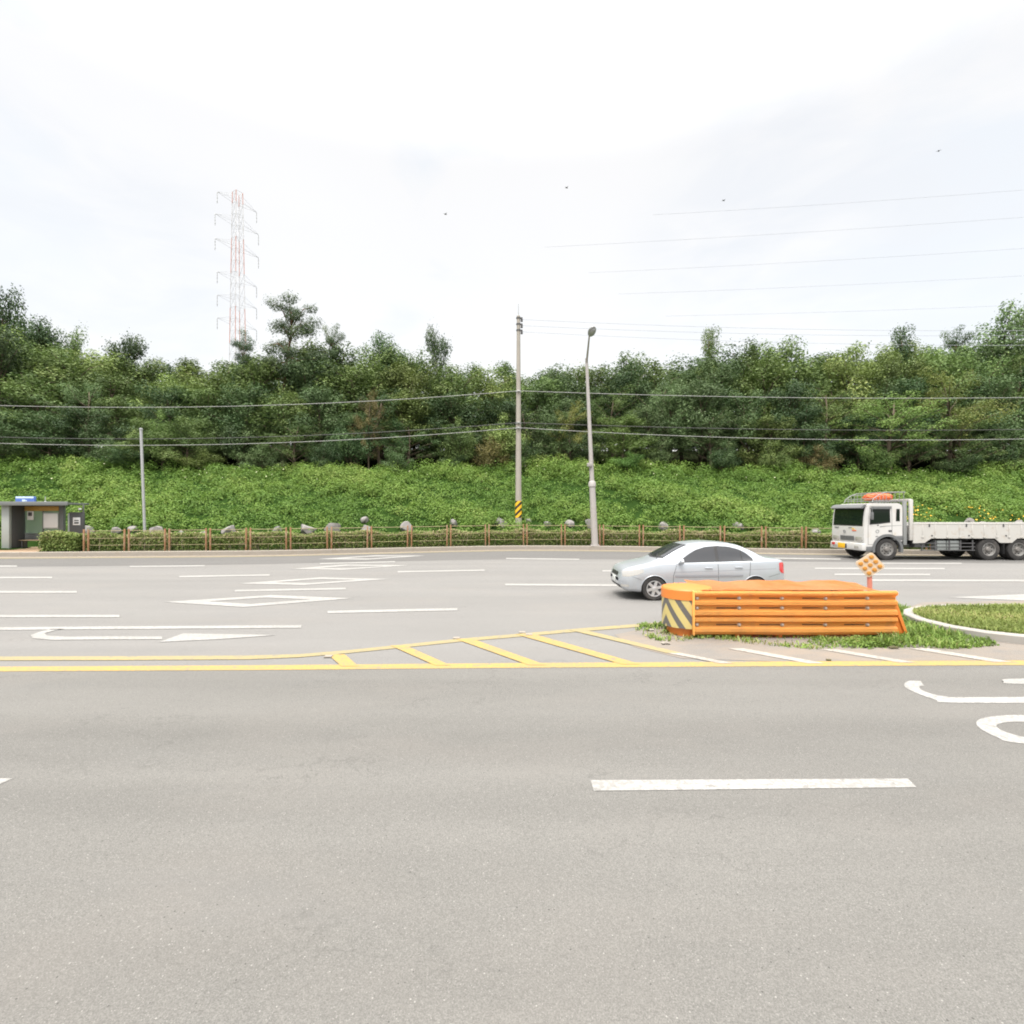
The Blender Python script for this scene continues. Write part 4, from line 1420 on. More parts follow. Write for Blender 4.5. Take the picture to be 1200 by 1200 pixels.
# ================================================================== BUS SHELTER
M['sh_grey'] = mat_plain('shelter_grey_paint', (0.155, 0.165, 0.165), 0.5, 0.1, var=0.1, scale=2)
M['sh_light'] = mat_plain('shelter_pale_metal', (0.36, 0.39, 0.38), 0.45, 0.2, var=0.1, scale=2)
M['sh_dark'] = mat_plain('shelter_dark_panel', (0.075, 0.077, 0.08), 0.5, var=0.1)
M['sh_blue'] = mat_plain('sign_blue', (0.09, 0.17, 0.50), 0.4, var=0.05)
M['sh_white'] = mat_plain('sign_white', (0.78, 0.78, 0.79), 0.4, var=0.05)
M['sh_paleblue'] = mat_plain('sign_pale_blue', (0.55, 0.68, 0.85), 0.4, var=0.05)
M['sh_band'] = mat_plain('ochre_band', (0.42, 0.25, 0.06), 0.6, var=0.2)
M['wood_slat'] = mat_plain('bench_wood', (0.34, 0.25, 0.16), 0.7, var=0.2)
m_, nt, b_ = new_mat('tinted_glass')
b_.inputs['Base Color'].default_value = (0.50, 0.62, 0.54, 1)
b_.inputs['Roughness'].default_value = 0.05
tr = nt.nodes.new('ShaderNodeBsdfTransparent'); tr.inputs[0].default_value = (0.62, 0.70, 0.66, 1)
mx = nt.nodes.new('ShaderNodeMixShader'); mx.inputs[0].default_value = 0.62
nt.links.new(b_.outputs[0], mx.inputs[1]); nt.links.new(tr.outputs[0], mx.inputs[2])
nt.links.new(mx.outputs[0], nt.nodes['Material Output'].inputs['Surface'])
M['glass'] = m_

SZ = VZ
SY = 2.0 * 600 / 43.6          # front line of the shelter
SXl = (3 - 600) / 600 * SY
ang = math.atan2(float(KERB(-22) - KERB(-29)), 7.0)
sh = thing('bus_shelter', 'grey bus shelter with a blue roof sign, bench and notice boards at the left edge', 'bus shelter', (SXl, SY, SZ), (0, 0, ang))
LEN = 4.35
RW = 4.40        # roof length
bm = BM()
box(bm, (1.50, 0.32, 2.44), (RW, 1.44, 0.10), 0.02)
box(bm, (1.50, -0.43, 2.45), (RW, 0.06, 0.21), 0.015)
build('roof', bm, M['sh_grey'], sh)
bm = BM(); box(bm, (0.20, 0.0, 1.195), (0.40, 0.16, 2.39), 0.02); build('column', bm, M['sh_light'], sh)
bm = BM(); box(bm, (0.36, 0.47, 1.195), (0.08, 0.76, 2.385), 0.01); build('side_panel', bm, M['sh_dark'], sh)
bm = BM(); box(bm, (2.33, 0.95, 1.195), (0.24, 0.18, 2.385), 0.02); build('column', bm, M['sh_grey'], sh)
bm = BM(); box(bm, (0.22, 1.0, 1.195), (0.16, 0.14, 2.385), 0.02); build('column', bm, M['sh_grey'], sh)
bm = BM(); box(bm, (1.26, 1.0, 1.58), (1.90, 0.03, 1.52)); build('back_glass', bm, M['glass'], sh)
bm = BM()
box(bm, (1.26, 0.985, 0.79), (1.90, 0.08, 0.07), 0.01); box(bm, (1.26, 0.99, 0.57), (1.90, 0.05, 0.36), 0.005); box(bm, (1.26, 0.985, 2.34), (1.90, 0.08, 0.08), 0.01)
box(bm, (1.28, 0.98, 1.56), (0.05, 0.06, 1.5), 0.008)
build('back_frame', bm, M['sh_grey'], sh)
bm = BM(); box(bm, (1.26, 0.90, 2.19), (1.86, 0.07, 0.26), 0.01); build('ochre_band', bm, M['sh_band'], sh)
pb_ = thing('notice_board', None, None); pb_.parent = sh
bm = BM(); box(bm, (1.78, 0.88, 1.52), (0.82, 0.05, 0.90), 0.012); bd = build('board_frame', bm, M['sh_light'], pb_)
bm = BM(); box(bm, (1.78, 0.852, 1.52), (0.75, 0.012, 0.78), 0.003); build('poster', bm, M['sh_white'], pb_)
bm = BM(); box(bm, (0.66, 0.92, 1.80), (0.32, 0.05, 0.48), 0.01); o = build('route_notice', bm, M['sh_white'], sh)
bm = BM(); box(bm, (0.66, 0.89, 1.88), (0.20, 0.015, 0.2), 0.004); build('notice_picture', bm, M['dark_grey'], o)
bn = thing('bench', None, None); bn.parent = sh
bm = BM()
for k in range(4):
    box(bm, (1.02, 0.50 + 0.1 * k, 0.45), (1.2, 0.085, 0.035), 0.008)
build('seat', bm, M['wood_slat'], bn)
for x in (0.55, 1.5):
    bm = BM(); box(bm, (x, 0.52, 0.22), (0.06, 0.06, 0.43), 0.008); box(bm, (x, 0.80, 0.22), (0.06, 0.06, 0.43), 0.008); box(bm, (x, 0.66, 0.40), (0.06, 0.34, 0.05), 0.008)
    build('leg', bm, M['dark_grey'], bn)
mp = thing('map_cabinet', None, None); mp.parent = sh
bm = BM(); box(bm, (3.42, 0.55, 1.33), (0.78, 0.10, 1.32), 0.015); box(bm, (3.07, 0.55, 0.34), (0.08, 0.08, 0.68), 0.01); box(bm, (3.77, 0.55, 0.34), (0.08, 0.08, 0.68), 0.01)
build('cabinet', bm, M['sh_dark'], mp)
bm = BM(); box(bm, (3.02, 0.54, 1.28), (0.09, 0.12, 1.30), 0.01); build('edge_trim', bm, M['sh_light'], mp)
bm = BM(); box(bm, (3.44, 0.492, 1.49), (0.38, 0.02, 0.42), 0.006); build('notice', bm, M['sh_white'], mp)
bm = BM(); box(bm, (3.44, 0.478, 1.53), (0.24, 0.014, 0.06), 0.003); box(bm, (3.44, 0.478, 1.40), (0.24, 0.014, 0.09), 0.003); build('notice_lines', bm, M['sh_dark'], mp)
bm = BM(); box(bm, (3.75, 0.56, 2.19), (0.06, 0.06, 0.42), 0.01); build('hanger', bm, M['sh_grey'], sh)
bm = BM(); lathe(bm, [(0.0, -0.06), (0.06, -0.05), (0.075, 0), (0.06, 0.05), (0, 0.06)], 'Z', 12, (3.66, 0.42, 2.16)); build('camera_dome', bm, M['sh_white'], sh)
sg = thing('roof_sign', None, None); sg.parent = sh
bm = BM(); box(bm, (0.98, 0.25, 2.66), (0.98, 0.14, 0.36), 0.02); build('sign_box', bm, M['sh_blue'], sg)
bm = BM(); box(bm, (0.98, 0.174, 2.785), (0.92, 0.012, 0.10), 0.003); build('sign_stripe', bm, M['sh_paleblue'], sg)
bm = BM()
box(bm, (0.93, 0.174, 2.62), (0.16, 0.012, 0.11), 0.004); box(bm, (1.06, 0.174, 2.61), (0.07, 0.012, 0.06), 0.004); build('sign_symbol', bm, M['sh_paleblue'], sg)
bm = BM(); tube(bm, [(1.95, 0.3, 2.47), (1.95, 0.3, 2.85)], 0.02, 6); lathe(bm, [(0.07, 2.48), (0.07, 2.56), (0.03, 2.59)], 'Z', 10, (1.95, 0.3, 0)); build('roof_aerial', bm, M['sh_light'], sh)

# ================================================================== SILVER SALOON CAR
def carpaint(name, col, metal=0.55, rough=0.32):
    m, nt, b = new_mat(name)
    v = objco(nt)
    n1 = noise(nt, v, 1.6, 4.0, 0.6)
    c = mixc(nt, n1, [x * 0.93 for x in col], [x * 1.04 for x in col])
    n2 = noise(nt, v, 12.0, 6.0, 0.7)
    sz = nt.nodes.new('ShaderNodeSeparateXYZ'); nt.links.new(v, sz.inputs[0])
    mr = nt.nodes.new('ShaderNodeMapRange'); mr.inputs['From Min'].default_value = 0.62; mr.inputs['From Max'].default_value = 0.2
    nt.links.new(sz.outputs['Z'], mr.inputs['Value'])
    f = mixc(nt, 1.0, ramp(nt, n2, [(0.35, 0.0), (0.7, 0.55)]), mr.outputs[0], 'MULTIPLY')
    c = mixc(nt, f, c, (0.28, 0.25, 0.21))
    nt.links.new(c, b.inputs['Base Color'])
    b.inputs['Metallic'].default_value = metal
    b.inputs['Roughness'].default_value = rough
    b.inputs['Coat Weight'].default_value = 0.6
    b.inputs['Coat Roughness'].default_value = 0.08
    return m


M['silver'] = carpaint('silver_car_paint', (0.47, 0.505, 0.55), 0.45, 0.33)
M['trim'] = mat_plain('black_trim', (0.028, 0.028, 0.03), 0.45, var=0.1)
M['seam'] = mat_plain('panel_gap', (0.03, 0.03, 0.032), 0.8, var=0.05)
M['moulding'] = mat_plain('grey_side_moulding', (0.30, 0.31, 0.34), 0.4, 0.3, var=0.05)
m_, nt, b_ = new_mat('dark_window_glass')
b_.inputs['Base Color'].default_value = (0.035, 0.038, 0.044, 1); b_.inputs['Roughness'].default_value = 0.04; b_.inputs['Coat Weight'].default_value = 0.5
M['carglass'] = m_
m_, nt, b_ = new_mat('lamp_lens')
b_.inputs['Base Color'].default_value = (0.50, 0.49, 0.47, 1); b_.inputs['Roughness'].default_value = 0.08; b_.inputs['Metallic'].default_value = 0.35; b_.inputs['Coat Weight'].default_value = 1
M['lens'] = m_
m_, nt, b_ = new_mat('red_lens')
b_.inputs['Base Color'].default_value = (0.55, 0.03, 0.035, 1); b_.inputs['Roughness'].default_value = 0.12; b_.inputs['Coat Weight'].default_value = 1
M['redlens'] = m_
M['alloy'] = mat_plain('alloy_wheel', (0.60, 0.61, 0.62), 0.35, 0.6, var=0.06, dirt=(0.25, 0.22, 0.18), dirt_amt=0.3)
M['tyre'] = mat_plain('tyre_rubber', (0.032, 0.031, 0.031), 0.85, var=0.2, scale=5, dirt=(0.11, 0.10, 0.09), dirt_amt=0.4)
M['wheelwell'] = mat_plain('wheel_well', (0.015, 0.015, 0.015), 0.9)
M['plate_y'] = mat_plain('yellow_number_plate', (0.80, 0.45, 0.02), 0.5, var=0.05)
M['plate_w'] = mat_plain('pale_number_plate', (0.62, 0.64, 0.62), 0.5, var=0.05)

CX, CY = 2.70, 13.50
car = thing('silver_car', 'silver four door saloon car driving left behind the orange barrier', 'car', (CX, CY, 0))
car.scale = (0.98, 0.98, 0.98)
T_top = [(0, .55), (.02, .66), (.07, .755), (.2, .825), (.5, .91), (.75, .965), (.92, 1.005), (1.02, 1.055), (1.2, 1.155), (1.45, 1.295), (1.68, 1.40), (1.9, 1.45), (2.2, 1.478), (2.5, 1.48), (2.85, 1.458),
         (3.1, 1.405), (3.35, 1.295), (3.6, 1.16), (3.75, 1.10), (3.9, 1.075), (4.05, 1.065), (4.17, 1.04), (4.24, .97), (4.28, .80)]
T_bot = [(0, .40), (.05, .29), (.2, .215), (.6, .19), (3.7, .2), (4.1, .27), (4.22, .36), (4.28, .48)]
T_wid = [(0, .50), (.03, .60), (.1, .70), (.22, .775), (.4, .82), (.75, .842), (1.2, .847), (3.3, .847), (3.7, .835), (3.98, .79), (4.15, .715), (4.24, .63), (4.28, .52)]
T_blt = [(0, .52), (.07, .69), (.2, .76), (.5, .84), (.92, .91), (1.5, .94), (3.4, 1.0), (3.9, 1.0), (4.17, .97), (4.24, .90), (4.28, .74)]
f_top = smooth_table(T_top, 0.05); f_bot = smooth_table(T_bot, 0.05); f_wid = smooth_table(T_wid, 0.06); f_blt = smooth_table(T_blt, 0.05)


def section(x):
    xt = min(max(x, 0.0), 4.28)
    zt, zb_, w, zl = float(f_top(xt)), float(f_bot(xt)), float(f_wid(xt)), float(f_blt(xt))
    zl = min(zl, zt - 0.03)
    g = min(1.0, max(0.0, (zt - zl - 0.07) / 0.12))
    zm = zb_ + (zl - zb_) * 0.55
    tum = lambda z: 0.765 * w / 0.847 - (z - 0.95) * 0.40
    lo_ = [(0, zb_), (w * 0.80, zb_ + 0.005), (w * 0.955, zb_ + 0.05), (w * 0.985, zb_ + 0.16), (w, zm), (w * 0.985, zm + (zl - zm) * 0.55), (w * 0.955, zl - 0.012)]
    e0 = max(0.02, zt - 0.075)
    up_h = [(w * 0.90, zl + (zt - zl) * 0.45), (w * 0.80, zl + (zt - zl) * 0.74), (w * 0.60, zt - 0.012), (w * 0.32, zt - 0.003), (0, zt)]
    w1 = tum(e0)
    up_g = [(tum(zl) + 0.012, zl + 0.03), (w1, e0), (w1 - 0.055, zt - 0.032), (w1 * 0.62, zt - 0.007), (0, zt)]
    up_ = [(a[0] * (1 - g) + b2[0] * g, a[1] * (1 - g) + b2[1] * g) for a, b2 in zip(up_h, up_g)]
    pts = lo_ + up_
    # Catmull-Rom to a denser outline
    out = []
    n = len(pts)
    for i in range(n - 1):
        p0, p1, p2, p3 = pts[max(i - 1, 0)], pts[i], pts[i + 1], pts[min(i + 2, n - 1)]
        for t in (0, 0.34, 0.67):
            q = []
            for k in (0, 1):
                q.append(0.5 * ((2 * p1[k]) + (-p0[k] + p2[k]) * t + (2 * p0[k] - 5 * p1[k] + 4 * p2[k] - p3[k]) * t * t + (-p0[k] + 3 * p1[k] - 3 * p2[k] + p3[k]) * t ** 3))
            out.append((max(q[0], 0), q[1]))
    out.append(pts[-1])
    out[0] = (0, out[0][1])
    return out


stations = np.concatenate([[0, 0.012, 0.03, 0.06], np.arange(0.1, 4.15, 0.045), [4.17, 4.2, 4.225, 4.25, 4.268, 4.28]])
SEC = [section(x) for x in stations]


def yside(x, z):
    s = section(x)
    zz = [p[1] for p in s]
    # outermost crossing
    best = 0
    for a, b2 in zip(s, s[1:]):
        if (a[1] - z) * (b2[1] - z) <= 0 and abs(a[1] - b2[1]) > 1e-9:
            t = (z - a[1]) / (b2[1] - a[1])
            best = max(best, a[0] + (b2[0] - a[0]) * t)
    return best


def ztopat(x, y):
    s = section(x)[18:]
    ys = np.array([p[0] for p in s])[::-1]; zs = np.array([p[1] for p in s])[::-1]
    return float(np.interp(abs(y), ys, zs))


bm = BM()
rings = []
for x, s in zip(stations, SEC):
    R_ = [bm.verts.new((x, -p[0], p[1])) for p in s]
    L_ = [bm.verts.new((x, p[0], p[1])) for p in s[1:-1]][::-1]
    rings.append(R_ + L_)
for r0, r1 in zip(rings, rings[1:]):
    n = len(r0)
    for k in range(n):
        bm.faces.new((r0[k], r1[k], r1[(k + 1) % n], r0[(k + 1) % n]))
bm.faces.new(rings[0]); bm.faces.new(rings[-1][::-1])
FWX, RWX, WR = 0.85, 3.40, 0.305


def cut_arches(ob, wheels, radius, y0, y1, zc, well):
    """Cut the wheel arches out of a closed body."""
    bmc = BM()
    for x in wheels:
        for s in (-1, 1):
            lathe(bmc, [(radius, s * y0), (radius, s * y1)], 'Y', 40, (x, 0, zc))
    bmesh.ops.recalc_face_normals(bmc, faces=bmc.faces)
    me = bpy.data.meshes.new('arch_cut'); bmc.to_mesh(me); bmc.free()
    cu = bpy.data.objects.new('arch_cut', me); COL.objects.link(cu)
    md = ob.modifiers.new('b', 'BOOLEAN'); md.object = cu; md.operation = 'DIFFERENCE'; md.solver = 'EXACT'
    par = ob.parent; ob.parent = None
    bpy.context.view_layer.update()
    dg = bpy.context.evaluated_depsgraph_get()
    nm = bpy.data.meshes.new_from_object(ob.evaluated_get(dg))
    ob.modifiers.clear(); ob.data = nm; ob.parent = par
    bpy.data.objects.remove(cu)
    if len(nm.materials) < 2:
        nm.materials.append(well)
    for p in nm.polygons:
        c = p.center
        for x in wheels:
            d = math.hypot(c.x - x, c.z - zc)
            if abs(d - radius) < 0.012 and abs(p.normal.y) < 0.3 or (d < radius and abs(abs(c.y) - y0) < 0.01):
                if abs(c.y) >= y0 - 0.02:
                    p.material_index = 1
    nm.shade_smooth(); nm.set_sharp_from_angle(angle=math.radians(32))


body = build('body', bm, M['silver'], car, 40)
cut_arches(body, (FWX, RWX), 0.335, 0.56, 1.2, 0.30, M['wheelwell'])
# dark lips round the arches
for x in (FWX, RWX):
    for s in (-1, 1):
        bm = BM()
        pts = []
        for k in range(25):
            t = math.radians(-8 + 196 * k / 24)
            px_, pz_ = x + 0.338 * math.cos(t), 0.30 + 0.338 * math.sin(t)
            pts.append((px_, s * (yside(px_, max(pz_, 0.23)) - 0.004), pz_))
        tube(bm, pts, 0.011, 6)
        build('arch_lip', bm, M['silver'], car)


def side_patch(name, xlo, xhi, flo, fhi, mat, s, off=0.004, nu=24, nv=6, parent=None):
    bm = BM()
    us_ = np.linspace(xlo, xhi, nu)
    grid(bm, lambda u, v: (u, s * (yside(u, flo(u) + (fhi(u) - flo(u)) * v) + off), flo(u) + (fhi(u) - flo(u)) * v), us_, np.linspace(0, 1, nv))
    return build(name, bm, mat, parent or car, 60)


w_lo = lerp_table([(1.2, .958), (3.4, 1.015)])
w_hi = smooth_table([(1.4, .935), (1.55, 1.02), (1.75, 1.155), (1.95, 1.262), (2.2, 1.335), (2.5, 1.360), (2.8, 1.34), (3.05, 1.275), (3.22, 1.185), (3.36, 1.05), (3.42, .99)], 0.06)
for s in (-1, 1):
    side_patch('window_surround', 1.47, 3.37, lambda u: w_lo(u) - 0.012, lambda u: max(w_lo(u) - 0.01, w_hi(u) + 0.014), M['trim'], s, 0.003, 44)
    side_patch('door_window', 1.56, 2.42, w_lo, lambda u: max(w_lo(u) + 0.002, w_hi(u)), M['carglass'], s, 0.0065, 26)
    side_patch('door_window', 2.50, 3.07, w_lo, lambda u: max(w_lo(u) + 0.002, w_hi(u)), M['carglass'], s, 0.0065, 20)
    side_patch('quarter_window', 3.10, 3.33, w_lo, lambda u: max(w_lo(u) + 0.002, w_hi(u)), M['carglass'], s, 0.0065, 12)
    # panel gaps
    bm = BM()
    for xg, z0, z1 in ((1.32, .26, .94), (2.46, .25, .965), (3.28, .62, 1.0)):
        grid(bm, lambda u, v: (u + (0.10 * max(0, v - 0.62) / 0.3 if xg < 2 else (-0.10 * max(0, 0.95 - v) if xg > 3 else 0)), s * (yside(u, v) + 0.0025), v), (xg - 0.005, xg + 0.005), np.linspace(z0, z1, 12))
    grid(bm, lambda u, v: (u, s * (yside(u, v) + 0.0025), v), np.linspace(1.32, 3.1, 20), (0.262, 0.270))
    build('door_gap', bm, M['seam'], car)
    side_patch('side_moulding', 1.36, 2.44, lambda u: 0.60 + 0.012 * (u - 1.4), lambda u: 0.64 + 0.012 * (u - 1.4), M['moulding'], s, 0.014, 16, 3)
    side_patch('side_moulding', 2.48, 3.08, lambda u: 0.612 + 0.012 * (u - 2.48), lambda u: 0.652 + 0.012 * (u - 2.48), M['moulding'], s, 0.014, 10, 3)
    side_patch('crease_line', 1.36, 3.95, lambda u: 0.715 + 0.035 * (u - 1.36), lambda u: 0.724 + 0.035 * (u - 1.36), M['moulding'], s, 0.0025, 30, 2)
    for xh in (2.30, 3.06):
        bm = BM(); zz = 0.83 + 0.02 * (xh - 2.3)
        box(bm, (xh - 0.08, s * (yside(xh - .08, zz) + 0.018), zz), (0.20, 0.032, 0.034), 0.012)
        build('door_handle', bm, M['silver'], car)
    # mirrors
    mr_ = thing('mirror', None, None, (1.52, s * 0.80, 0.985)); mr_.parent = car
    bm = BM()
    bmesh.ops.create_uvsphere(bm, u_segments=16, v_segments=10, radius=1.0)
    bmesh.ops.scale(bm, vec=(0.075, 0.12, 0.075), verts=bm.verts)
    for v in bm.verts:
        if v.co.x > 0.03: v.co.x = 0.03
    bmesh.ops.translate(bm, vec=(0, s * 0.09, 0.01), verts=bm.verts)
    build('mirror_shell', bm, M['silver'], mr_)
    bm = BM(); box(bm, (0.0, s * 0.0, -0.025), (0.09, 0.10, 0.05), 0.015); build('mirror_foot', bm, M['trim'], mr_)
    # lamps
    hl_lo = smooth_table([(0.02, .60), (.2, .60), (.45, .66), (.62, .73)], 0.03); hl_hi = smooth_table([(0.02, .70), (.12, .745), (.35, .79), (.58, .79), (.62, .76)], 0.03)
    side_patch('headlight', 0.07, 0.58, hl_lo, hl_hi, M['lens'], s, 0.005, 18, 6)
    tl_lo = smooth_table([(3.98, .84), (4.1, .70), (4.24, .66), (4.28, .7)], 0.03); tl_hi = smooth_table([(3.98, .86), (4.06, .955), (4.18, .965), (4.25, .90), (4.28, .8)], 0.03)
    side_patch('tail_light', 4.045, 4.262, tl_lo, tl_hi, M['redlens'], s, 0.006, 14, 6)
    side_patch('fog_lamp', 0.045, 0.21, lambda u: 0.335, lambda u: 0.40, M['lens'], s, 0.006, 8, 3)
    side_patch('bumper_gap', 0.30, 0.52, lambda u: 0.60 - 0.35 * (u - 0.3), lambda u: 0.606 - 0.35 * (u - 0.3), M['seam'], s, 0.0025, 8, 2)
    side_patch('bumper_gap', 3.74, 4.05, lambda u: 0.60 + 0.25 * (u - 3.74), lambda u: 0.607 + 0.25 * (u - 3.74), M['seam'], s, 0.0025, 8, 2)


def top_patch(name, xa, xb, wy, mat, off=0.005, nu=16, nv=15):
    bm = BM()

    def fn(t, v):
        y = v * wy(t)
        x = xa(v) + (xb(v) - xa(v)) * t
        return (x - off * 0.6 * (1 if xb(v) < 2.2 else -1), y, ztopat(x, y) + off)
    grid(bm, fn, np.linspace(0, 1, nu), np.linspace(-1, 1, nv))
    return build(name, bm, mat, car, 60)


top_patch('windscreen_surround', lambda v: 0.99 + 0.10 * v * v, lambda v: 1.705 + 0.05 * v * v, lambda t: 0.685 - 0.13 * t, M['trim'], 0.003)
top_patch('windscreen', lambda v: 1.035 + 0.10 * v * v, lambda v: 1.665 + 0.05 * v * v, lambda t: 0.66 - 0.13 * t, M['carglass'], 0.007)
top_patch('rear_window', lambda v: 3.20 - 0.05 * v * v, lambda v: 3.66 - 0.06 * v * v, lambda t: 0.52 + 0.08 * t, M['carglass'], 0.006)
bm = BM()
for s in (-1, 1):
    tube(bm, [(0.98, s * 0.30 - 0.2, 1.045), (1.12, s * 0.30 + 0.16, 1.125)], 0.008, 5)
build('wiper', bm, M['trim'], car)
# front: grille, lower intake, plate


def front_patch(name, y0, y1, z0, z1, mat, off=0.008, ny=14, nz=4):
    bm = BM()

    def fx(y, z):
        lo_, hi_ = 0.0, 0.6
        for _ in range(24):
            mid_ = (lo_ + hi_) / 2
            if yside(mid_, z) >= abs(y) and float(f_top(mid_)) > z + 0.002 and float(f_bot(mid_)) < z:
                hi_ = mid_
            else:
                lo_ = mid_
        return hi_
    grid(bm, lambda y, z: (fx(y, z) - off, y, z), np.linspace(y0, y1, ny), np.linspace(z0, z1, nz))
    return build(name, bm, mat, car, 60)


front_patch('grille', -0.36, 0.36, 0.595, 0.685, M['trim'])
front_patch('lower_intake', -0.56, 0.56, 0.29, 0.37, M['trim'])
bm = BM(); box(bm, (-0.012, 0, 0.49), (0.018, 0.34, 0.15), 0.004); build('number_plate', bm, M['plate_w'], car)
bm = BM(); box(bm, (4.287, 0, 0.75), (0.018, 0.34, 0.15), 0.004); build('number_plate', bm, M['plate_w'], car)


def wheel(root, x, y, r, wdt, s, spokes=6):
    w = thing('wheel', None, None, (x, y, r)); w.parent = root
    bm = BM()
    h = wdt / 2
    lathe(bm, [(r * 0.66, -h * 0.92), (r * 0.74, -h), (r * 0.90, -h * 1.02), (r * 0.975, -h * 0.86), (r, -h * 0.55), (r, h * 0.55), (r * 0.975, h * 0.86), (r * 0.90, h * 1.02), (r * 0.74, h), (r * 0.66, h * 0.92)], 'Y', 40, close=True)
    build('tyre', bm, M['tyre'], w)
    bm = BM()
    o_ = s * h
    lathe(bm, [(r * 0.665, o_ * 0.96), (r * 0.655, o_ * 1.02), (r * 0.60, o_ * 0.98), (r * 0.585, o_ * 0.55), (r * 0.585, -o_ * 0.8), (r * 0.665, -o_ * 0.85)], 'Y', 40, close=True)
    for k in range(spokes):
        t = 2 * PI * (k + 0.25) / spokes
        d = Vector((math.cos(t), 0, math.sin(t))); e = Vector((-math.sin(t), 0, math.cos(t)))
        a0, a1 = r * 0.10, r * 0.615
        w0, w1 = r * 0.13, r * 0.105
        q = [d * a0 - e * w0, d * a1 - e * w1, d * a1 + e * w1, d * a0 + e * w0]
        f0 = [bm.verts.new((p.x, o_ * (0.90 if i in (0, 3) else 0.97), p.z)) for i, p in enumerate(q)]
        f1 = [bm.verts.new((p.x, o_ * 0.66, p.z)) for p in q]
        bm.faces.new(f0); bm.faces.new(f1[::-1])
        for i in range(4):
            bm.faces.new((f0[i], f1[i], f1[(i + 1) % 4], f0[(i + 1) % 4]))
    lathe(bm, [(0.001, o_ * 0.98), (r * 0.12, o_ * 0.98), (r * 0.18, o_ * 0.90), (r * 0.18, o_ * 0.6)], 'Y', 20)
    build('rim', bm, M['alloy'], w)
    bm = BM(); lathe(bm, [(0.001, o_ * 0.42), (r * 0.585, o_ * 0.42), (r * 0.585, o_ * 0.36), (0.001, o_ * 0.36)], 'Y', 24); build('brake_disc', bm, M['dark_grey'], w)
    return w


for x in (FWX, RWX):
    for s in (-1, 1):
        wheel(car, x, s * 0.735, WR, 0.195, s, 6)
bm = BM(); box(bm, (2.1, 0, 0.22), (2.0, 1.3, 0.08), 0.02); build('underbody', bm, M['wheelwell'], car)

def truck_wheel(root, x, y, r, wdt, s, dish):
    """Heavy steel wheel: dished inwards on the twin axles, bulging outwards in front."""
    w = thing('wheel', None, None, (x, y, r)); w.parent = root
    h = wdt / 2
    bm = BM()
    lathe(bm, [(r * 0.60, -h * 0.92), (r * 0.68, -h), (r * 0.88, -h * 1.03), (r * 0.965, -h * 0.9), (r, -h * 0.62), (r, h * 0.62), (r * 0.965, h * 0.9), (r * 0.88, h * 1.03), (r * 0.68, h), (r * 0.60, h * 0.92)], 'Y', 44, close=True)
    build('tyre', bm, M['tyre'], w)
    bm = BM()
    o = s * h
    d = 0.25 if dish else 0.72
    lathe(bm, [(r * 0.605, o * 0.9), (r * 0.60, o * 1.0), (r * 0.56, o * 0.98), (r * 0.53, o * 0.75), (r * 0.51, o * (d + 0.1)), (r * 0.44, o * d), (r * 0.30, o * (d + 0.12)), (r * 0.27, o * (d + 0.12)), (r * 0.26, o * (d - 0.3)), (r * 0.605, -o * 0.8)], 'Y', 44, close=True)
    build('rim', bm, M['tr_rim'], w)
    bm = BM()
    lathe(bm, [(r * 0.265, o * (d - 0.2)), (r * 0.24, o * (d + 0.25)), (r * 0.17, o * (d + 0.55)), (r * 0.15, o * (d + 0.62)), (0.001, o * (d + 0.66))], 'Y', 24)
    for k in range(8):
        t = 2 * PI * k / 8
        lathe(bm, [(0.018, o * (d + 0.05)), (0.018, o * (d + 0.28)), (0.001, o * (d + 0.30))], 'Y', 8, (r * 0.31 * math.cos(t), 0, r * 0.31 * math.sin(t)))
    build('hub', bm, M['tr_hub'], w)
    bm = BM()
    for k in range(8):
        t = 2 * PI * (k + 0.5) / 8
        lathe(bm, [(r * 0.062, o * (d + 0.02)), (r * 0.062, o * (d + 0.075)), (0.001, o * (d + 0.08))], 'Y', 10, (r * 0.405 * math.cos(t), 0, r * 0.405 * math.sin(t)))
    build('vent_hole', bm, M['wheelwell'], w)
    return w


# ================================================================== WHITE CARGO TRUCK
M['tr_white'] = mat_plain('truck_white_paint', (0.56, 0.557, 0.548), 0.4, var=0.04, scale=2, dirt=(0.50, 0.44, 0.36), dirt_amt=0.25, dscale=2.5, coat=0.3)
M['bed_white'] = mat_plain('worn_white_bed', (0.48, 0.472, 0.45), 0.6, var=0.06, scale=2, dirt=(0.33, 0.235, 0.15), dirt_amt=0.22, dscale=4.0)
M['tr_grey'] = mat_plain('truck_grey_plastic', (0.13, 0.135, 0.14), 0.6, var=0.12)
M['tr_midgrey'] = mat_plain('truck_grey_metal', (0.26, 0.27, 0.27), 0.6, 0.2, var=0.15, scale=5)
M['tr_rim'] = mat_plain('steel_wheel_grey', (0.27, 0.27, 0.265), 0.55, 0.25, var=0.2, scale=4, dirt=(0.12, 0.10, 0.085), dirt_amt=0.5)
M['tr_hub'] = mat_plain('dirty_wheel_hub', (0.20, 0.19, 0.18), 0.6, 0.2, var=0.25, scale=8)
M['tarp'] = mat_plain('orange_tarpaulin', (0.72, 0.15, 0.05), 0.7, var=0.25, scale=9)
m_, nt, b_ = new_mat('truck_glass')
b_.inputs['Base Color'].default_value = (0.008, 0.014, 0.011, 1); b_.inputs['Roughness'].default_value = 0.04; b_.inputs['Specular IOR Level'].default_value = 0.3
M['trglass'] = m_
TX, TY = 15.97, 24.40
tk = thing('cargo_truck', 'white flatbed cargo truck with twin rear axles, parked in the far lane at right', 'truck', (TX, TY, 0))
HW = 1.15
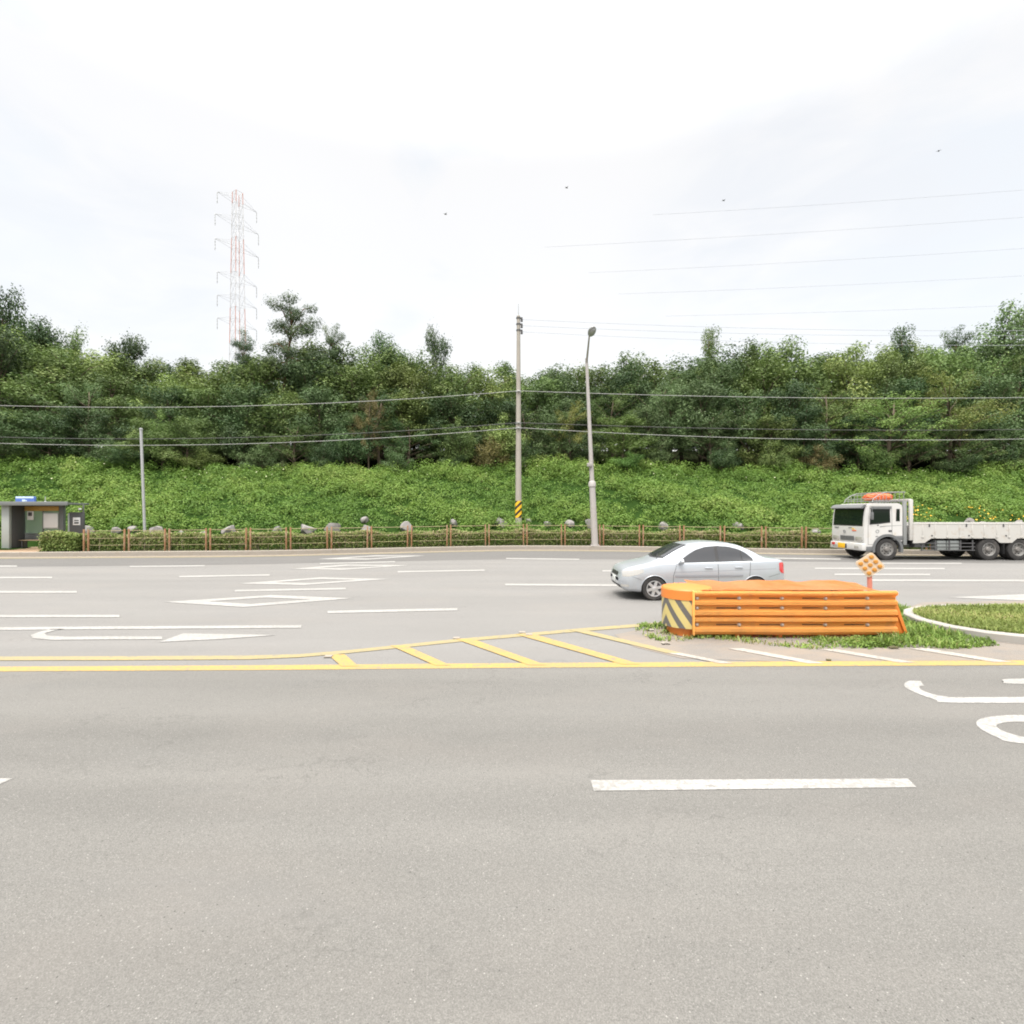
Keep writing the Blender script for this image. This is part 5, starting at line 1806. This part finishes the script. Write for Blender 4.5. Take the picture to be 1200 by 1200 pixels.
# cab: side outline extruded across
CABT = 2.60
prof = [(0.08, 0.62), (0.02, 0.80), (0.0, 1.15), (0.01, 1.50), (0.05, 2.0), (0.11, 2.40), (0.20, 2.53), (0.55, CABT), (1.55, CABT), (1.72, 2.52), (1.76, 2.40), (1.76, 0.88), (0.62, 0.62)]
bm = BM(); prism(bm, prof, -HW, HW, 'Y'); bevel_all(bm, 0.07, 3, 25)
cab = build('cab', bm, M['tr_white'], tk, 40)
cut_arches(cab, (1.08,), 0.60, 0.70, 1.4, 0.50, M['wheelwell'])


def fx_(z):
    zs = [0.62, 0.80, 1.15, 1.50, 2.0, 2.40]; xs = [0.08, 0.02, 0.0, 0.01, 0.05, 0.11]
    return float(np.interp(z, zs, xs))


def cab_front(name, y0, y1, z0, z1, mat, off=0.012, rnd=0.0):
    bm = BM()
    grid(bm, lambda y, z: (fx_(z) - off, y, z), np.linspace(y0, y1, 8), np.linspace(z0, z1, 6))
    return build(name, bm, mat, tk, 60)


def cab_side(name, pts, mat, off=0.006, s=-1, parent=None, thick=0.012):
    bm = BM(); prism(bm, pts, s * (HW - 0.004), s * (HW + off), 'Y')
    return build(name, bm, mat, parent or tk, 30)


bm = BM()
grid(bm, lambda y, z: (fx_(z) - 0.006, y, z), np.linspace(-1.06, 1.06, 8), np.linspace(1.55, 2.41, 6)); build('windscreen_seal', bm, M['trim'], tk, 60)
cab_front('windscreen', -1.02, 1.02, 1.60, 2.37, M['trglass'], 0.012)
bm = BM()
prism(bm, [(0.10, 2.38), (0.20, 2.50), (0.36, 2.55), (0.36, 2.52), (0.26, 2.42), (0.16, 2.34)], -1.12, 1.12, 'Y'); bevel_all(bm, 0.01, 1)
bmesh.ops.translate(bm, vec=(-0.20, 0, 0.01), verts=bm.verts)
build('sun_visor', bm, M['tr_grey'], tk)
bm = BM(); box(bm, (0.02, -0.55, 2.465), (0.07, 0.20, 0.05), 0.01); build('marker_lamp', bm, M['lens'], tk)
# grille and lamps
cab_front('grille', -0.50, 0.50, 0.86, 1.08, M['tr_grey'], 0.014)
bm = BM()
for z in (0.90, 0.95, 1.0, 1.05):
    box(bm, (fx_(z) - 0.022, 0, z), (0.018, 0.98, 0.014))
build('grille_bars', bm, M['tr_midgrey'], tk)
for s in (-1, 1):
    bm = BM(); box(bm, (fx_(0.96) - 0.008, s * 0.82, 0.96), (0.05, 0.46, 0.22), 0.02); build('headlight', bm, M['lens'], tk)
bm = BM(); box(bm, (0.02, 0, 0.60), (0.20, 2.34, 0.34), 0.05, None, 3); build('bumper', bm, M['tr_white'], tk)
for s in (-1, 1):
    bm = BM(); box(bm, (-0.085, s * 0.78, 0.58), (0.02, 0.30, 0.12), 0.006); build('fog_lamp', bm, M['lens'], tk)
bm = BM(); box(bm, (-0.09, 0.90, 0.66), (0.02, 0.22, 0.13), 0.005); build('bumper_reflector', bm, M['redlens'], tk)
bm = BM(); box(bm, (-0.095, 0.28, 0.60), (0.02, 0.52, 0.24), 0.006); build('number_plate', bm, M['plate_y'], tk)
bm = BM(); box(bm, (-0.094, -0.045, 0.59), (0.018, 0.10, 0.20), 0.005); build('plate_holder', bm, M['dark_grey'], tk)
# emblem and stickers on the front
bm = BM(); lathe(bm, [(0.055, -0.012), (0.075, -0.012), (0.075, 0.012), (0.055, 0.012)], 'X', 20, (fx_(1.28) - 0.02, 0.18, 1.28), close=True); o = build('emblem', bm, M['tr_midgrey'], tk)
bm = BM()
for (y0, y1, z) in ((0.95, 0.62, 1.47), (0.90, 0.66, 1.43)):
    box(bm, (fx_(z) - 0.01, (y0 + y1) / 2, z), (0.012, abs(y1 - y0), 0.022), 0.003)
build('badge', bm, M['tr_grey'], tk)
bm = BM()
prism(bm, [(-0.30, 1.46), (-0.48, 1.44), (-0.56, 1.38), (-0.40, 1.40)], fx_(1.43) - 0.016, fx_(1.43) - 0.005, 'X')
build('sticker', bm, M['yellow'], tk)
bm = BM(); box(bm, (fx_(1.34) - 0.008, -0.50, 1.335), (0.012, 0.30, 0.045), 0.003); build('sticker', bm, M['tarp'], tk)
bm = BM(); box(bm, (fx_(1.47) - 0.010, -0.22, 1.465), (0.012, 0.24, 0.03), 0.003); build('sticker', bm, M['tr_grey'], tk)
for s in (-1, 1):
    # door with window, gaps, handle
    bm = BM()
    for q in ((0.36, 1.50, 0.70, 2.46),):
        pass
    segs = [((0.20, 0.72), (0.20, 1.55)), ((0.20, 1.55), (0.28, 2.46)), ((0.28, 2.46), (1.27, 2.46)), ((1.27, 2.46), (1.29, 1.12)), ((0.20, 0.72), (0.40, 0.72))]
    for a, b2 in segs:
        d = Vector((b2[0] - a[0], b2[1] - a[1])).normalized(); nn = Vector((-d.y, d.x)) * 0.006
        prism(bm, [(a[0] + nn.x, a[1] + nn.y), (b2[0] + nn.x, b2[1] + nn.y), (b2[0] - nn.x, b2[1] - nn.y), (a[0] - nn.x, a[1] - nn.y)], s * (HW - 0.003), s * (HW + 0.003), 'Y')
    build('door_gap', bm, M['seam'], tk)
    cab_side('window_seal', [(0.26, 1.62), (0.32, 2.36), (1.19, 2.36), (1.21, 1.72), (0.75, 1.66)], M['trim'], 0.006, s)
    cab_side('door_window', [(0.31, 1.67), (0.36, 2.32), (1.15, 2.32), (1.17, 1.76), (0.75, 1.71)], M['trglass'], 0.011, s)
    cab_side('window_visor', [(0.30, 2.34), (0.34, 2.44), (1.22, 2.44), (1.22, 2.34)], M['tr_grey'], 0.05, s)
    cab_side('rear_window_seal', [(1.46, 1.78), (1.48, 2.34), (1.64, 2.34), (1.64, 1.78)], M['trim'], 0.006, s)
    cab_side('quarter_window', [(1.485, 1.81), (1.50, 2.31), (1.615, 2.31), (1.615, 1.81)], M['trglass'], 0.011, s)
    bm = BM(); box(bm, (1.20, s * (HW + 0.014), 1.345), (0.15, 0.03, 0.075), 0.012); build('door_handle', bm, M['dark_grey'], tk)
    bm = BM(); box(bm, (0.64, s * (HW + 0.008), 1.60), (0.07, 0.018, 0.05), 0.008); build('lamp_repeater', bm, M['dark_grey'], tk)
    bm = BM(); lathe(bm, [(0.055, -0.006), (0.078, -0.006), (0.078, 0.006), (0.055, 0.006)], 'Y', 20, (0.62, s * (HW + 0.006), 1.32), close=True); build('emblem', bm, M['tr_midgrey'], tk)
    bm = BM(); prism(bm, [(0.72, 1.50), (0.74, 1.56), (1.0, 1.575), (1.72, 1.60), (1.72, 1.585), (1.0, 1.545)], s * (HW - 0.002), s * (HW + 0.004), 'Y'); build('side_stripe', bm, M['tr_midgrey'], tk)
    bm = BM(); box(bm, (0.60, s * (HW + 0.004), 1.09), (0.13, 0.01, 0.03), 0.003); build('side_badge', bm, M['tr_grey'], tk)
    # fender
    bm = BM()
    ring_o = [(1.08 + 0.70 * math.cos(math.radians(a)), 0.50 + 0.70 * math.sin(math.radians(a))) for a in range(-12, 193, 12)]
    ring_i = [(1.08 + 0.585 * math.cos(math.radians(a)), 0.50 + 0.585 * math.sin(math.radians(a))) for a in range(-12, 193, 12)]
    for k in range(len(ring_o) - 1):
        prism(bm, [ring_o[k], ring_o[k + 1], ring_i[k + 1], ring_i[k]], s * (HW - 0.14), s * (HW + 0.035), 'Y')
    bmesh.ops.remove_doubles(bm, verts=bm.verts, dist=0.001)
    build('fender', bm, M['tr_grey'], tk)
    bm = BM(); box(bm, (1.56, s * (HW - 0.10), 1.02), (0.42, 0.24, 0.20), 0.02); build('fender_top', bm, M['tr_grey'], tk)
    bm = BM(); box(bm, (0.30, s * (HW - 0.08), 0.52), (0.40, 0.18, 0.24), 0.03); build('step', bm, M['tr_grey'], tk)
    bm = BM(); tube(bm, [(0.30, s * 1.12, 2.40), (0.30, s * 1.27, 2.36), (0.28, s * 1.30, 2.2)], 0.012, 6); box(bm, (0.27, s * 1.30, 2.02), (0.07, 0.17, 0.34), 0.03); build('mirror', bm, M['tr_grey'], tk)
    truck_wheel(tk, 1.08, s * 0.98, 0.50, 0.27, s, False)
for x in (5.72, 7.07):
    for s in (-1, 1):
        truck_wheel(tk, x, s * 1.0, 0.50, 0.26, s, True)
        truck_wheel(tk, x, s * 0.69, 0.50, 0.26, -s, True)
# roof rack
bm = BM()
rz = CABT + 0.05
for s in (-1, 1):
    y = s * 0.98
    tube(bm, [(0.50, y, rz), (0.56, y, rz + 0.16), (0.85, y, rz + 0.36), (1.15, y, rz + 0.46), (2.02, y, rz + 0.46)], 0.022, 6)
    tube(bm, [(0.56, y, rz + 0.08), (2.02, y, rz + 0.08)], 0.018, 6)
    for x in (0.7, 0.85, 1.0, 1.15, 1.35, 1.55, 1.75, 1.95):
        tube(bm, [(x, y, rz - 0.04), (x, y, rz + float(np.interp(x, (0.56, 0.85, 1.15, 2.0), (0.16, 0.36, 0.46, 0.46))))], 0.012, 5)
for x, z in ((0.56, 0.16), (0.85, 0.36), (1.15, 0.46), (1.6, 0.46), (2.02, 0.46), (1.0, 0.08), (1.5, 0.08)):
    tube(bm, [(x, -0.98, rz + z), (x, 0.98, rz + z)], 0.018, 6)
build('roof_rack', bm, M['tr_midgrey'], tk)
# headboard behind the cab, with mesh frame
bm = BM()
for y in (-1.12, 1.12):
    box(bm, (2.16, y, 1.84), (0.16, 0.10, 1.86), 0.02)
box(bm, (2.16, 0, 2.74), (0.14, 2.2, 0.12), 0.02); box(bm, (2.18, 0, 1.25), (0.06, 2.2, 0.68), 0.01)
build('headboard', bm, M['bed_white'], tk)
bm = BM()
for y in np.linspace(-1.08, 1.08, 13):
    box(bm, (1.96, y, 1.85), (0.03, 0.03, 1.75))
for z in (0.98, 1.3, 1.65, 2.0, 2.35, 2.68):
    box(bm, (1.965, 0, z), (0.026, 2.2, 0.035))
for s in (-1, 1):
    box(bm, (1.90, s * 1.08, 1.70), (0.16, 0.10, 2.0), 0.015)
build('guard_frame', bm, M['tr_midgrey'], tk)
bm = BM(); box(bm, (1.92, -0.9, 0.95), (0.26, 0.34, 0.5), 0.04); box(bm, (1.95, 0.2, 0.85), (0.3, 1.2, 0.5), 0.04); build('air_tank', bm, M['dark_grey'], tk)
# bed
BL0, BL1 = 2.24, 9.55
bm = BM(); box(bm, ((BL0 + BL1) / 2, 0, 1.06), (BL1 - BL0, 2.26, 0.10), 0.01); build('bed_floor', bm, M['tr_midgrey'], tk)
edge = [(BL0, 1.66), (BL1, 1.66), (BL1, 1.0), (7.85, 1.0), (7.72, 1.0), (7.35, 1.0), (6.95, 1.0), (6.72, 0.80), (6.18, 0.80), (5.95, 1.0), (4.2, 1.0), (3.05, 1.0), (2.75, 0.80), (BL0, 0.78)]
for s in (-1, 1):
    bm = BM(); prism(bm, edge, s * (HW - 0.04), s * (HW + 0.02), 'Y')
    box(bm, ((BL0 + BL1) / 2, s * (HW - 0.01), 1.665), (BL1 - BL0, 0.085, 0.05), 0.012)
    gt = build('side_gate', bm, M['bed_white'], tk)
    for x in np.arange(BL0 + 0.42, BL1, 0.56):
        bm = BM()
        box(bm, (x, s * (HW + 0.026), 1.34), (0.05, 0.02, 0.56), 0.006)
        box(bm, (x, s * (HW + 0.034), 1.07), (0.10, 0.035, 0.09), 0.01)
        build('gate_rib', bm, M['bed_white'], gt)
    for x in np.arange(BL0 + 0.72, BL1, 1.68):
        for dx, z, hgt in ((0, 1.60, 0.14), (0.12, 1.13, 0.06)):
            bm = BM(); box(bm, (x + dx, s * (HW + 0.03), z), (0.06, 0.03, hgt), 0.006)
            build('gate_latch', bm, M['dark_grey'], gt)
    # underside guards
    bm = BM()
    for z in (0.78, 0.62, 0.46):
        box(bm, (3.85, s * (HW - 0.06), z), (2.5, 0.03, 0.035))
    for x in (2.7, 3.3, 3.95, 4.45, 5.0):
        box(bm, (x, s * (HW - 0.07), 0.68), (0.05, 0.04, 0.5))
    build('side_guard', bm, M['dark_grey'], tk)
    bm = BM(); box(bm, (3.62, s * (HW - 0.28), 0.68), (0.42, 0.38, 0.44), 0.03); box(bm, (4.15, s * (HW - 0.28), 0.68), (0.56, 0.38, 0.44), 0.03)
    build('tool_box', bm, M['sh_light'], tk)
    bm = BM(); box(bm, (2.62, s * (HW - 0.25), 0.76), (0.5, 0.35, 0.36), 0.05); build('battery_box', bm, M['dark_grey'], tk)
    for x in (6.38, 7.72):
        bm = BM(); box(bm, (x, s * 0.86, 0.60), (0.03, 0.58, 0.62), 0.008); build('mud_flap', bm, M['black'], tk)
bm = BM(); box(bm, (5.4, 0, 0.82), (7.6, 0.9, 0.24), 0.02); 
for x in np.arange(2.5, 9.4, 0.56):
    box(bm, (x, 0, 0.97), (0.09, 2.2, 0.09))
build('chassis', bm, M['black'], tk)
bm = BM()
for x in (1.08, 5.72, 7.07):
    tube(bm, [(x, -0.8, 0.5), (x, 0.8, 0.5)], 0.09, 10)
    box(bm, (x, 0, 0.52), (0.36, 0.5, 0.36), 0.1)
build('axle', bm, M['black'], tk)
bm = BM(); box(bm, (BL1 - 0.03, 0, 1.34), (0.06, 2.3, 0.66), 0.01); build('tail_gate', bm, M['bed_white'], tk)
bm = BM()
for s in (-1, 1):
    box(bm, (BL1 - 0.05, s * 0.85, 0.86), (0.08, 0.4, 0.14), 0.02)
build('tail_light', bm, M['redlens'], tk)
# orange tarpaulin on the rack
bm = BM()
bmesh.ops.create_icosphere(bm, subdivisions=4, radius=1.0)
for v in bm.verts:
    c = v.co
    k = 1 + 0.10 * math.sin(c.x * 9 + c.y * 3) * math.sin(c.y * 7) + 0.06 * math.sin(c.x * 21 + c.z * 9)
    v.co = Vector((c.x * 0.58 * k, c.y * 0.62 * k, max(c.z, -0.55) * 0.20 * k))
o = build('tarpaulin_bundle', bm, M['tarp'], None, 60)
o.location = (TX + 1.20, TY - 0.35, CABT + 0.27)
tag(o, 'orange folded tarpaulin lying on the roof rack of the white truck', 'tarpaulin')

# ================================================================== ORANGE CRASH BARRIER
M['orange'] = mat_plain('orange_barrier_paint', (0.92, 0.44, 0.11), 0.5, var=0.06, scale=2.5, dirt=(0.66, 0.33, 0.13), dirt_amt=0.32, dscale=2.0)
M['orange_faded'] = mat_plain('sun_faded_orange', (0.60, 0.29, 0.115), 0.65, var=0.08, scale=1.6, dirt=(0.58, 0.20, 0.03), dirt_amt=0.5, dscale=1.1)
M['orange_deep'] = mat_plain('deep_orange_plastic', (0.64, 0.20, 0.036), 0.45, var=0.05, scale=2)
M['rust'] = mat_plain('rusty_steel', (0.11, 0.055, 0.03), 0.8, 0.2, var=0.3, scale=20)
M['bolt'] = mat_plain('bolt_steel', (0.42, 0.36, 0.31), 0.5, 0.4, var=0.3, scale=30)
BX, BY = 3.19, 9.36
br = thing('crash_barrier', 'orange steel crash cushion with a striped nose drum on the grassy median', 'crash barrier', (BX, BY, 0))
RN = 0.435
dr = thing('nose_drum', None, None); dr.parent = br
bm = BM()
lathe(bm, [(RN - 0.09, 0.0), (RN - 0.09, 0.15), (RN - 0.015, 0.15), (RN - 0.015, 0.70)], 'Z', 48); build('drum_body', bm, M['orange_deep'], dr)
bm = BM()
lathe(bm, [(RN + 0.012, 0.655), (RN + 0.012, 0.815), (RN - 0.01, 0.842), (RN * 0.6, 0.87), (0.001, 0.885)], 'Z', 48); build('drum_cap', bm, M['orange_deep'], dr)
m_, nt, b_ = new_mat('reflective_stripes')
v = objco(nt)
sx = nt.nodes.new('ShaderNodeSeparateXYZ'); nt.links.new(v, sx.inputs[0])
at = nt.nodes.new('ShaderNodeMath'); at.operation = 'ARCTAN2'
nt.links.new(sx.outputs['X'], at.inputs[0]); ng = nt.nodes.new('ShaderNodeMath'); ng.operation = 'MULTIPLY'; ng.inputs[1].default_value = -1
nt.links.new(sx.outputs['Y'], ng.inputs[0]); nt.links.new(ng.outputs[0], at.inputs[1])   # angle from the facing line, positive to the right
m1 = nt.nodes.new('ShaderNodeMath'); m1.operation = 'ADD'; m1.inputs[1].default_value = 1.26      # chevron apex
nt.links.new(at.outputs[0], m1.inputs[0])
ab = nt.nodes.new('ShaderNodeMath'); ab.operation = 'ABSOLUTE'; nt.links.new(m1.outputs[0], ab.inputs[0])
sc1 = nt.nodes.new('ShaderNodeMath'); sc1.operation = 'MULTIPLY'; sc1.inputs[1].default_value = RN * 1.45
nt.links.new(ab.outputs[0], sc1.inputs[0])
ad = nt.nodes.new('ShaderNodeMath'); ad.operation = 'ADD'; nt.links.new(sc1.outputs[0], ad.inputs[0]); nt.links.new(sx.outputs['Z'], ad.inputs[1])
ms = nt.nodes.new('ShaderNodeMath'); ms.operation = 'MULTIPLY'; ms.inputs[1].default_value = 2.75; nt.links.new(ad.outputs[0], ms.inputs[0])
fr = nt.nodes.new('ShaderNodeMath'); fr.operation = 'FRACT'; nt.links.new(ms.outputs[0], fr.inputs[0])
c = ramp(nt, fr.outputs[0], [(0.0, (0.52, 0.43, 0.17)), (0.55, (0.52, 0.43, 0.17)), (0.56, (0.115, 0.11, 0.105)), (1.0, (0.115, 0.11, 0.105))])
nz = noise(nt, v, 7.0, 5.0, 0.7)
c = mixc(nt, ramp(nt, nz, [(0.55, 0.0), (0.75, 0.35)]), c, (0.45, 0.40, 0.30))
nt.links.new(c, b_.inputs['Base Color']); b_.inputs['Roughness'].default_value = 0.4
M['chevron'] = m_
bm = BM()
n = 72
lathe(bm, [(RN - 0.013, 0.155), (RN, 0.155), (RN, 0.652), (RN - 0.013, 0.652)], 'Z', 72, close=True)
build('reflective_sleeve', bm, M['chevron'], dr)
# beams
Y_F, Y_B = -0.440, 0.52
PROF = [(0.00, 0.822), (-0.045, 0.815), (-0.062, 0.79), (-0.058, 0.757), (-0.012, 0.728), (0.0, 0.70), (-0.004, 0.672), (-0.055, 0.642), (-0.058, 0.590), (-0.012, 0.565), (0.0, 0.53), (-0.004, 0.502),
        (-0.055, 0.472), (-0.060, 0.415), (-0.01, 0.385), (-0.004, 0.378), (-0.052, 0.362), (-0.058, 0.305), (-0.012, 0.272), (0.0, 0.24), (-0.004, 0.205), (-0.045, 0.175), (-0.05, 0.12), (-0.02, 0.07), (0.0, 0.065)]
B0, B1 = -0.03, 3.50
for yb, s in ((Y_F, 1), (Y_B, -1)):
    bmr = thing('beam', None, None); bmr.parent = br
    bm = BM()
    xs_ = np.linspace(B0, B1, 40)
    outer, inner_ = [], []

    def wob(x, z):
        return 0.006 * math.sin(x * 3.1 + z * 5) + 0.004 * math.sin(x * 7.7)
    for x in xs_:
        outer.append([bm.verts.new((x + (0.06 * max(0, 0.45 - z) if x > B1 - 0.01 else 0) * 0, yb + s * (d + wob(x, z)), z + 0.004 * math.sin(x * 2.3))) for d, z in PROF])
    for a, b2 in zip(outer, outer[1:]):
        for k in range(len(PROF) - 1):
            bm.faces.new((a[k], b2[k], b2[k + 1], a[k + 1]))
    g_ = bmesh.ops.solidify(bm, geom=bm.faces[:], thickness=0.008)
    build('beam_panel', bm, M['orange'], bmr, 30)
    bm = BM(); box(bm, (B0 - 0.010, yb - s * 0.033, 0.445), (0.020, 0.075, 0.765), 0.004); build('end_strap', bm, M['orange'], bmr)
    for z in (0.70, 0.53, 0.24):
        for x in (0.03, 0.76, 1.51, 2.26, 2.99):
            bm = BM()
            lathe(bm, [(0.034, 0.0), (0.034, -0.008 * s), (0.022, -0.012 * s), (0.022, -0.034 * s), (0.012, -0.038 * s)], 'Y', 10, (x, yb + s * wob(x, z), z))
            o = build('bolt', bm, M['bolt'], bmr)
    for z in (0.70, 0.53, 0.24):
        for x0 in (0.76, 1.51, 2.26, 2.99):
            bm = BM()
            box(bm, (x0 - 0.215, yb + s * (-0.004 + wob(x0 - .2, z)), z), (0.36, 0.006, 0.018), 0.002)
            build('slot', bm, M['rust'], bmr)
# end brace
for yb in (Y_F + 0.06, Y_B - 0.06):
    bm = BM()
    prism(bm, [(3.42, 0.72), (3.50, 0.70), (3.74, 0.0), (3.37, 0.0)], yb - 0.012, yb + 0.012, 'Y')
    prism(bm, [(3.42, 0.72), (3.50, 0.70), (3.74, 0.0), (3.70, 0.0)], yb - 0.05, yb + 0.05, 'Y')
    build('end_brace', bm, M['orange_deep'], br)
for x in (0.75, 1.5, 2.25, 3.0, 3.42):
    bm = BM(); box(bm, (x, (Y_F + Y_B) / 2, 0.36), (0.08, Y_B - Y_F - 0.06, 0.72), 0.01); build('diaphragm', bm, M['orange_deep'], br)
# sagging cover over the top
bm = BM()


def lid(x, v):
    y = Y_F - 0.0 + (Y_B - Y_F) * v
    t = (x - 0.1) / 3.35
    z = 0.838 - 0.022 * math.sin(PI * v) + v * (0.040 + 0.012 * math.sin(x * 4.4 + 0.6) + 0.009 * math.sin(x * 9.1 + 2.0))
    z += 0.016 * math.exp(-((x - 2.95) / 0.06) ** 2) * math.sin(PI * v) + 0.006 * math.sin(x * 13 + v * 6) * v
    z -= 0.055 * max(0, (x - 3.02) / 0.42)
    return (x, y, z)


grid(bm, lid, np.linspace(0.12, 3.44, 90), np.linspace(0, 1, 14))
g_ = bmesh.ops.solidify(bm, geom=bm.faces[:], thickness=0.006)
build('cover_sheet', bm, M['orange_faded'], br, 60)

# diamond object marker
M['marker_board'] = mat_plain('cream_marker_board', (0.56, 0.45, 0.33), 0.5, var=0.06, scale=5, dirt=(0.80, 0.45, 0.20), dirt_amt=0.2)
M['marker_dot'] = mat_plain('amber_reflector', (0.50, 0.225, 0.04), 0.35, var=0.2, scale=25)
M['marker_post'] = mat_plain('faded_red_post', (0.58, 0.20, 0.15), 0.6, var=0.12)
MY = 10.45
MX = (1019.5 - 600) / 600 * MY
MZc = H - 62 / 600 * MY
mk = thing('object_marker', 'tilted diamond marker board of nine amber reflectors behind the barrier', 'road sign', (MX, MY, 0), (0, 0, math.radians(-20)))
bm = BM(); tube(bm, [(0.02, 0.05, 0), (0.0, 0.05, MZc + 0.1)], 0.045, 14); build('post', bm, M['marker_post'], mk)
bd = thing('board', None, None, (0, 0, MZc), (0, math.radians(45 + 7), 0)); bd.parent = mk
q = 0.19
bm = BM(); box(bm, (0, 0, 0), (2 * q, 0.03, 2 * q), 0.0)
es = [e for e in bm.edges if abs(e.verts[0].co.y - e.verts[1].co.y) > 0.02]
bmesh.ops.bevel(bm, geom=es, offset=0.045, segments=4, affect='EDGES', profile=0.5)
build('panel', bm, M['marker_board'], bd)
for i in (-1, 0, 1):
    for j in (-1, 0, 1):
        bm = BM(); lathe(bm, [(0.042, -0.012), (0.042, -0.026), (0.034, -0.034), (0.001, -0.037)], 'Y', 20, (i * 0.118, 0, j * 0.118)); build('reflector', bm, M['marker_dot'], bd)

# ================================================================== SKY, SUN, CAMERA
w = bpy.data.worlds.new('World'); S.world = w
w.use_nodes = True
nt = w.node_tree
for n_ in list(nt.nodes):
    nt.nodes.remove(n_)
SUN_EL, SUN_AZ = math.radians(58), math.radians(200)     # azimuth from +Y, clockwise: behind the viewer
sky = nt.nodes.new('ShaderNodeTexSky'); sky.sky_type = 'NISHITA'; sky.sun_disc = False
sky.sun_elevation = SUN_EL; sky.sun_rotation = SUN_AZ
sky.air_density = 1.2; sky.dust_density = 4.0
bg1 = nt.nodes.new('ShaderNodeBackground'); bg1.inputs['Strength'].default_value = 0.05
nt.links.new(sky.outputs['Color'], bg1.inputs['Color'])
# overcast cloud layer: even and pale low down, brighter towards the zenith
tc = nt.nodes.new('ShaderNodeTexCoord')
sp = nt.nodes.new('ShaderNodeSeparateXYZ'); nt.links.new(tc.outputs['Generated'], sp.inputs[0])
zen = nt.nodes.new('ShaderNodeMapRange'); zen.interpolation_type = 'SMOOTHSTEP'
zen.inputs['From Min'].default_value = 0.55; zen.inputs['From Max'].default_value = 1.0
zen.inputs['To Min'].default_value = 0.60; zen.inputs['To Max'].default_value = 4.1
nt.links.new(sp.outputs['Z'], zen.inputs['Value'])
mp_ = nt.nodes.new('ShaderNodeMapping'); mp_.inputs['Scale'].default_value = (1.5, 1.5, 4.2); mp_.inputs['Location'].default_value = (2.3, 0.4, 1.1)
nt.links.new(tc.outputs['Generated'], mp_.inputs['Vector'])
cn = noise(nt, mp_.outputs['Vector'], 1.35, 5.0, 0.52, 0.3)
ccol = ramp(nt, cn, [(0.36, (0.90, 0.895, 0.865)), (0.47, (1.0, 0.955, 0.88)), (0.75, (1.02, 0.975, 0.90))])
# two banks of thicker, bluish grey cloud low on the left and on the right
cloud = ccol
for (dx, dy, dz, c0_, c1_) in ((-0.62, 0.72, 0.31, 0.955, 0.995), (0.50, 0.79, 0.36, 0.93, 0.985)):
    vn = Vector((dx, dy, dz)).normalized()
    dp = nt.nodes.new('ShaderNodeVectorMath'); dp.operation = 'DOT_PRODUCT'; dp.inputs[1].default_value = vn
    nrm = nt.nodes.new('ShaderNodeVectorMath'); nrm.operation = 'NORMALIZE'
    nt.links.new(tc.outputs['Generated'], nrm.inputs[0]); nt.links.new(nrm.outputs[0], dp.inputs[0])
    mr_ = nt.nodes.new('ShaderNodeMapRange'); mr_.interpolation_type = 'SMOOTHSTEP'
    mr_.inputs['From Min'].default_value = c0_; mr_.inputs['From Max'].default_value = c1_
    nt.links.new(dp.outputs['Value'], mr_.inputs['Value'])
    n3 = noise(nt, mp_.outputs['Vector'], 3.2, 5.0, 0.55, 0.4)
    fm = mixc(nt, 1.0, mr_.outputs[0], ramp(nt, n3, [(0.36, 0.15), (0.60, 0.95)]), 'MULTIPLY')
    cloud = mixc(nt, fm, cloud, (0.90, 0.88, 0.84))
ccol = cloud
bg2 = nt.nodes.new('ShaderNodeBackground')
nt.links.new(ccol, bg2.inputs['Color']); nt.links.new(zen.outputs[0], bg2.inputs['Strength'])
ads = nt.nodes.new('ShaderNodeAddShader')
nt.links.new(bg1.outputs[0], ads.inputs[0]); nt.links.new(bg2.outputs[0], ads.inputs[1])
wo = nt.nodes.new('ShaderNodeOutputWorld'); nt.links.new(ads.outputs[0], wo.inputs['Surface'])

sl = bpy.data.lights.new('sun', 'SUN'); sl.energy = 1.5; sl.angle = math.radians(14); sl.color = (1.0, 0.965, 0.91)
so = bpy.data.objects.new('sun', sl); COL.objects.link(so)
d = Vector((math.sin(SUN_AZ) * math.cos(SUN_EL), math.cos(SUN_AZ) * math.cos(SUN_EL), math.sin(SUN_EL)))
so.rotation_euler = d.to_track_quat('Z', 'Y').to_euler()
so.location = d * 80

cam = bpy.data.cameras.new('camera'); cam.sensor_fit = 'HORIZONTAL'; cam.angle = math.radians(90); cam.clip_start = 0.05; cam.clip_end = 6000
co = bpy.data.objects.new('camera', cam); COL.objects.link(co)
co.location = (0, 0, H); co.rotation_euler = (math.radians(90), 0, 0)
S.camera = co
S.view_settings.view_transform = 'Standard'; S.view_settings.look = 'None'; S.view_settings.exposure = 0.55; S.view_settings.gamma = 1.0
S.render.resolution_x = 1024; S.render.resolution_y = 1024
S.render.engine = 'CYCLES'
S.cycles.filter_width = 1.9
S.cycles.max_bounces = 6; S.cycles.diffuse_bounces = 3; S.cycles.transparent_max_bounces = 8
S.cycles.use_denoising = True
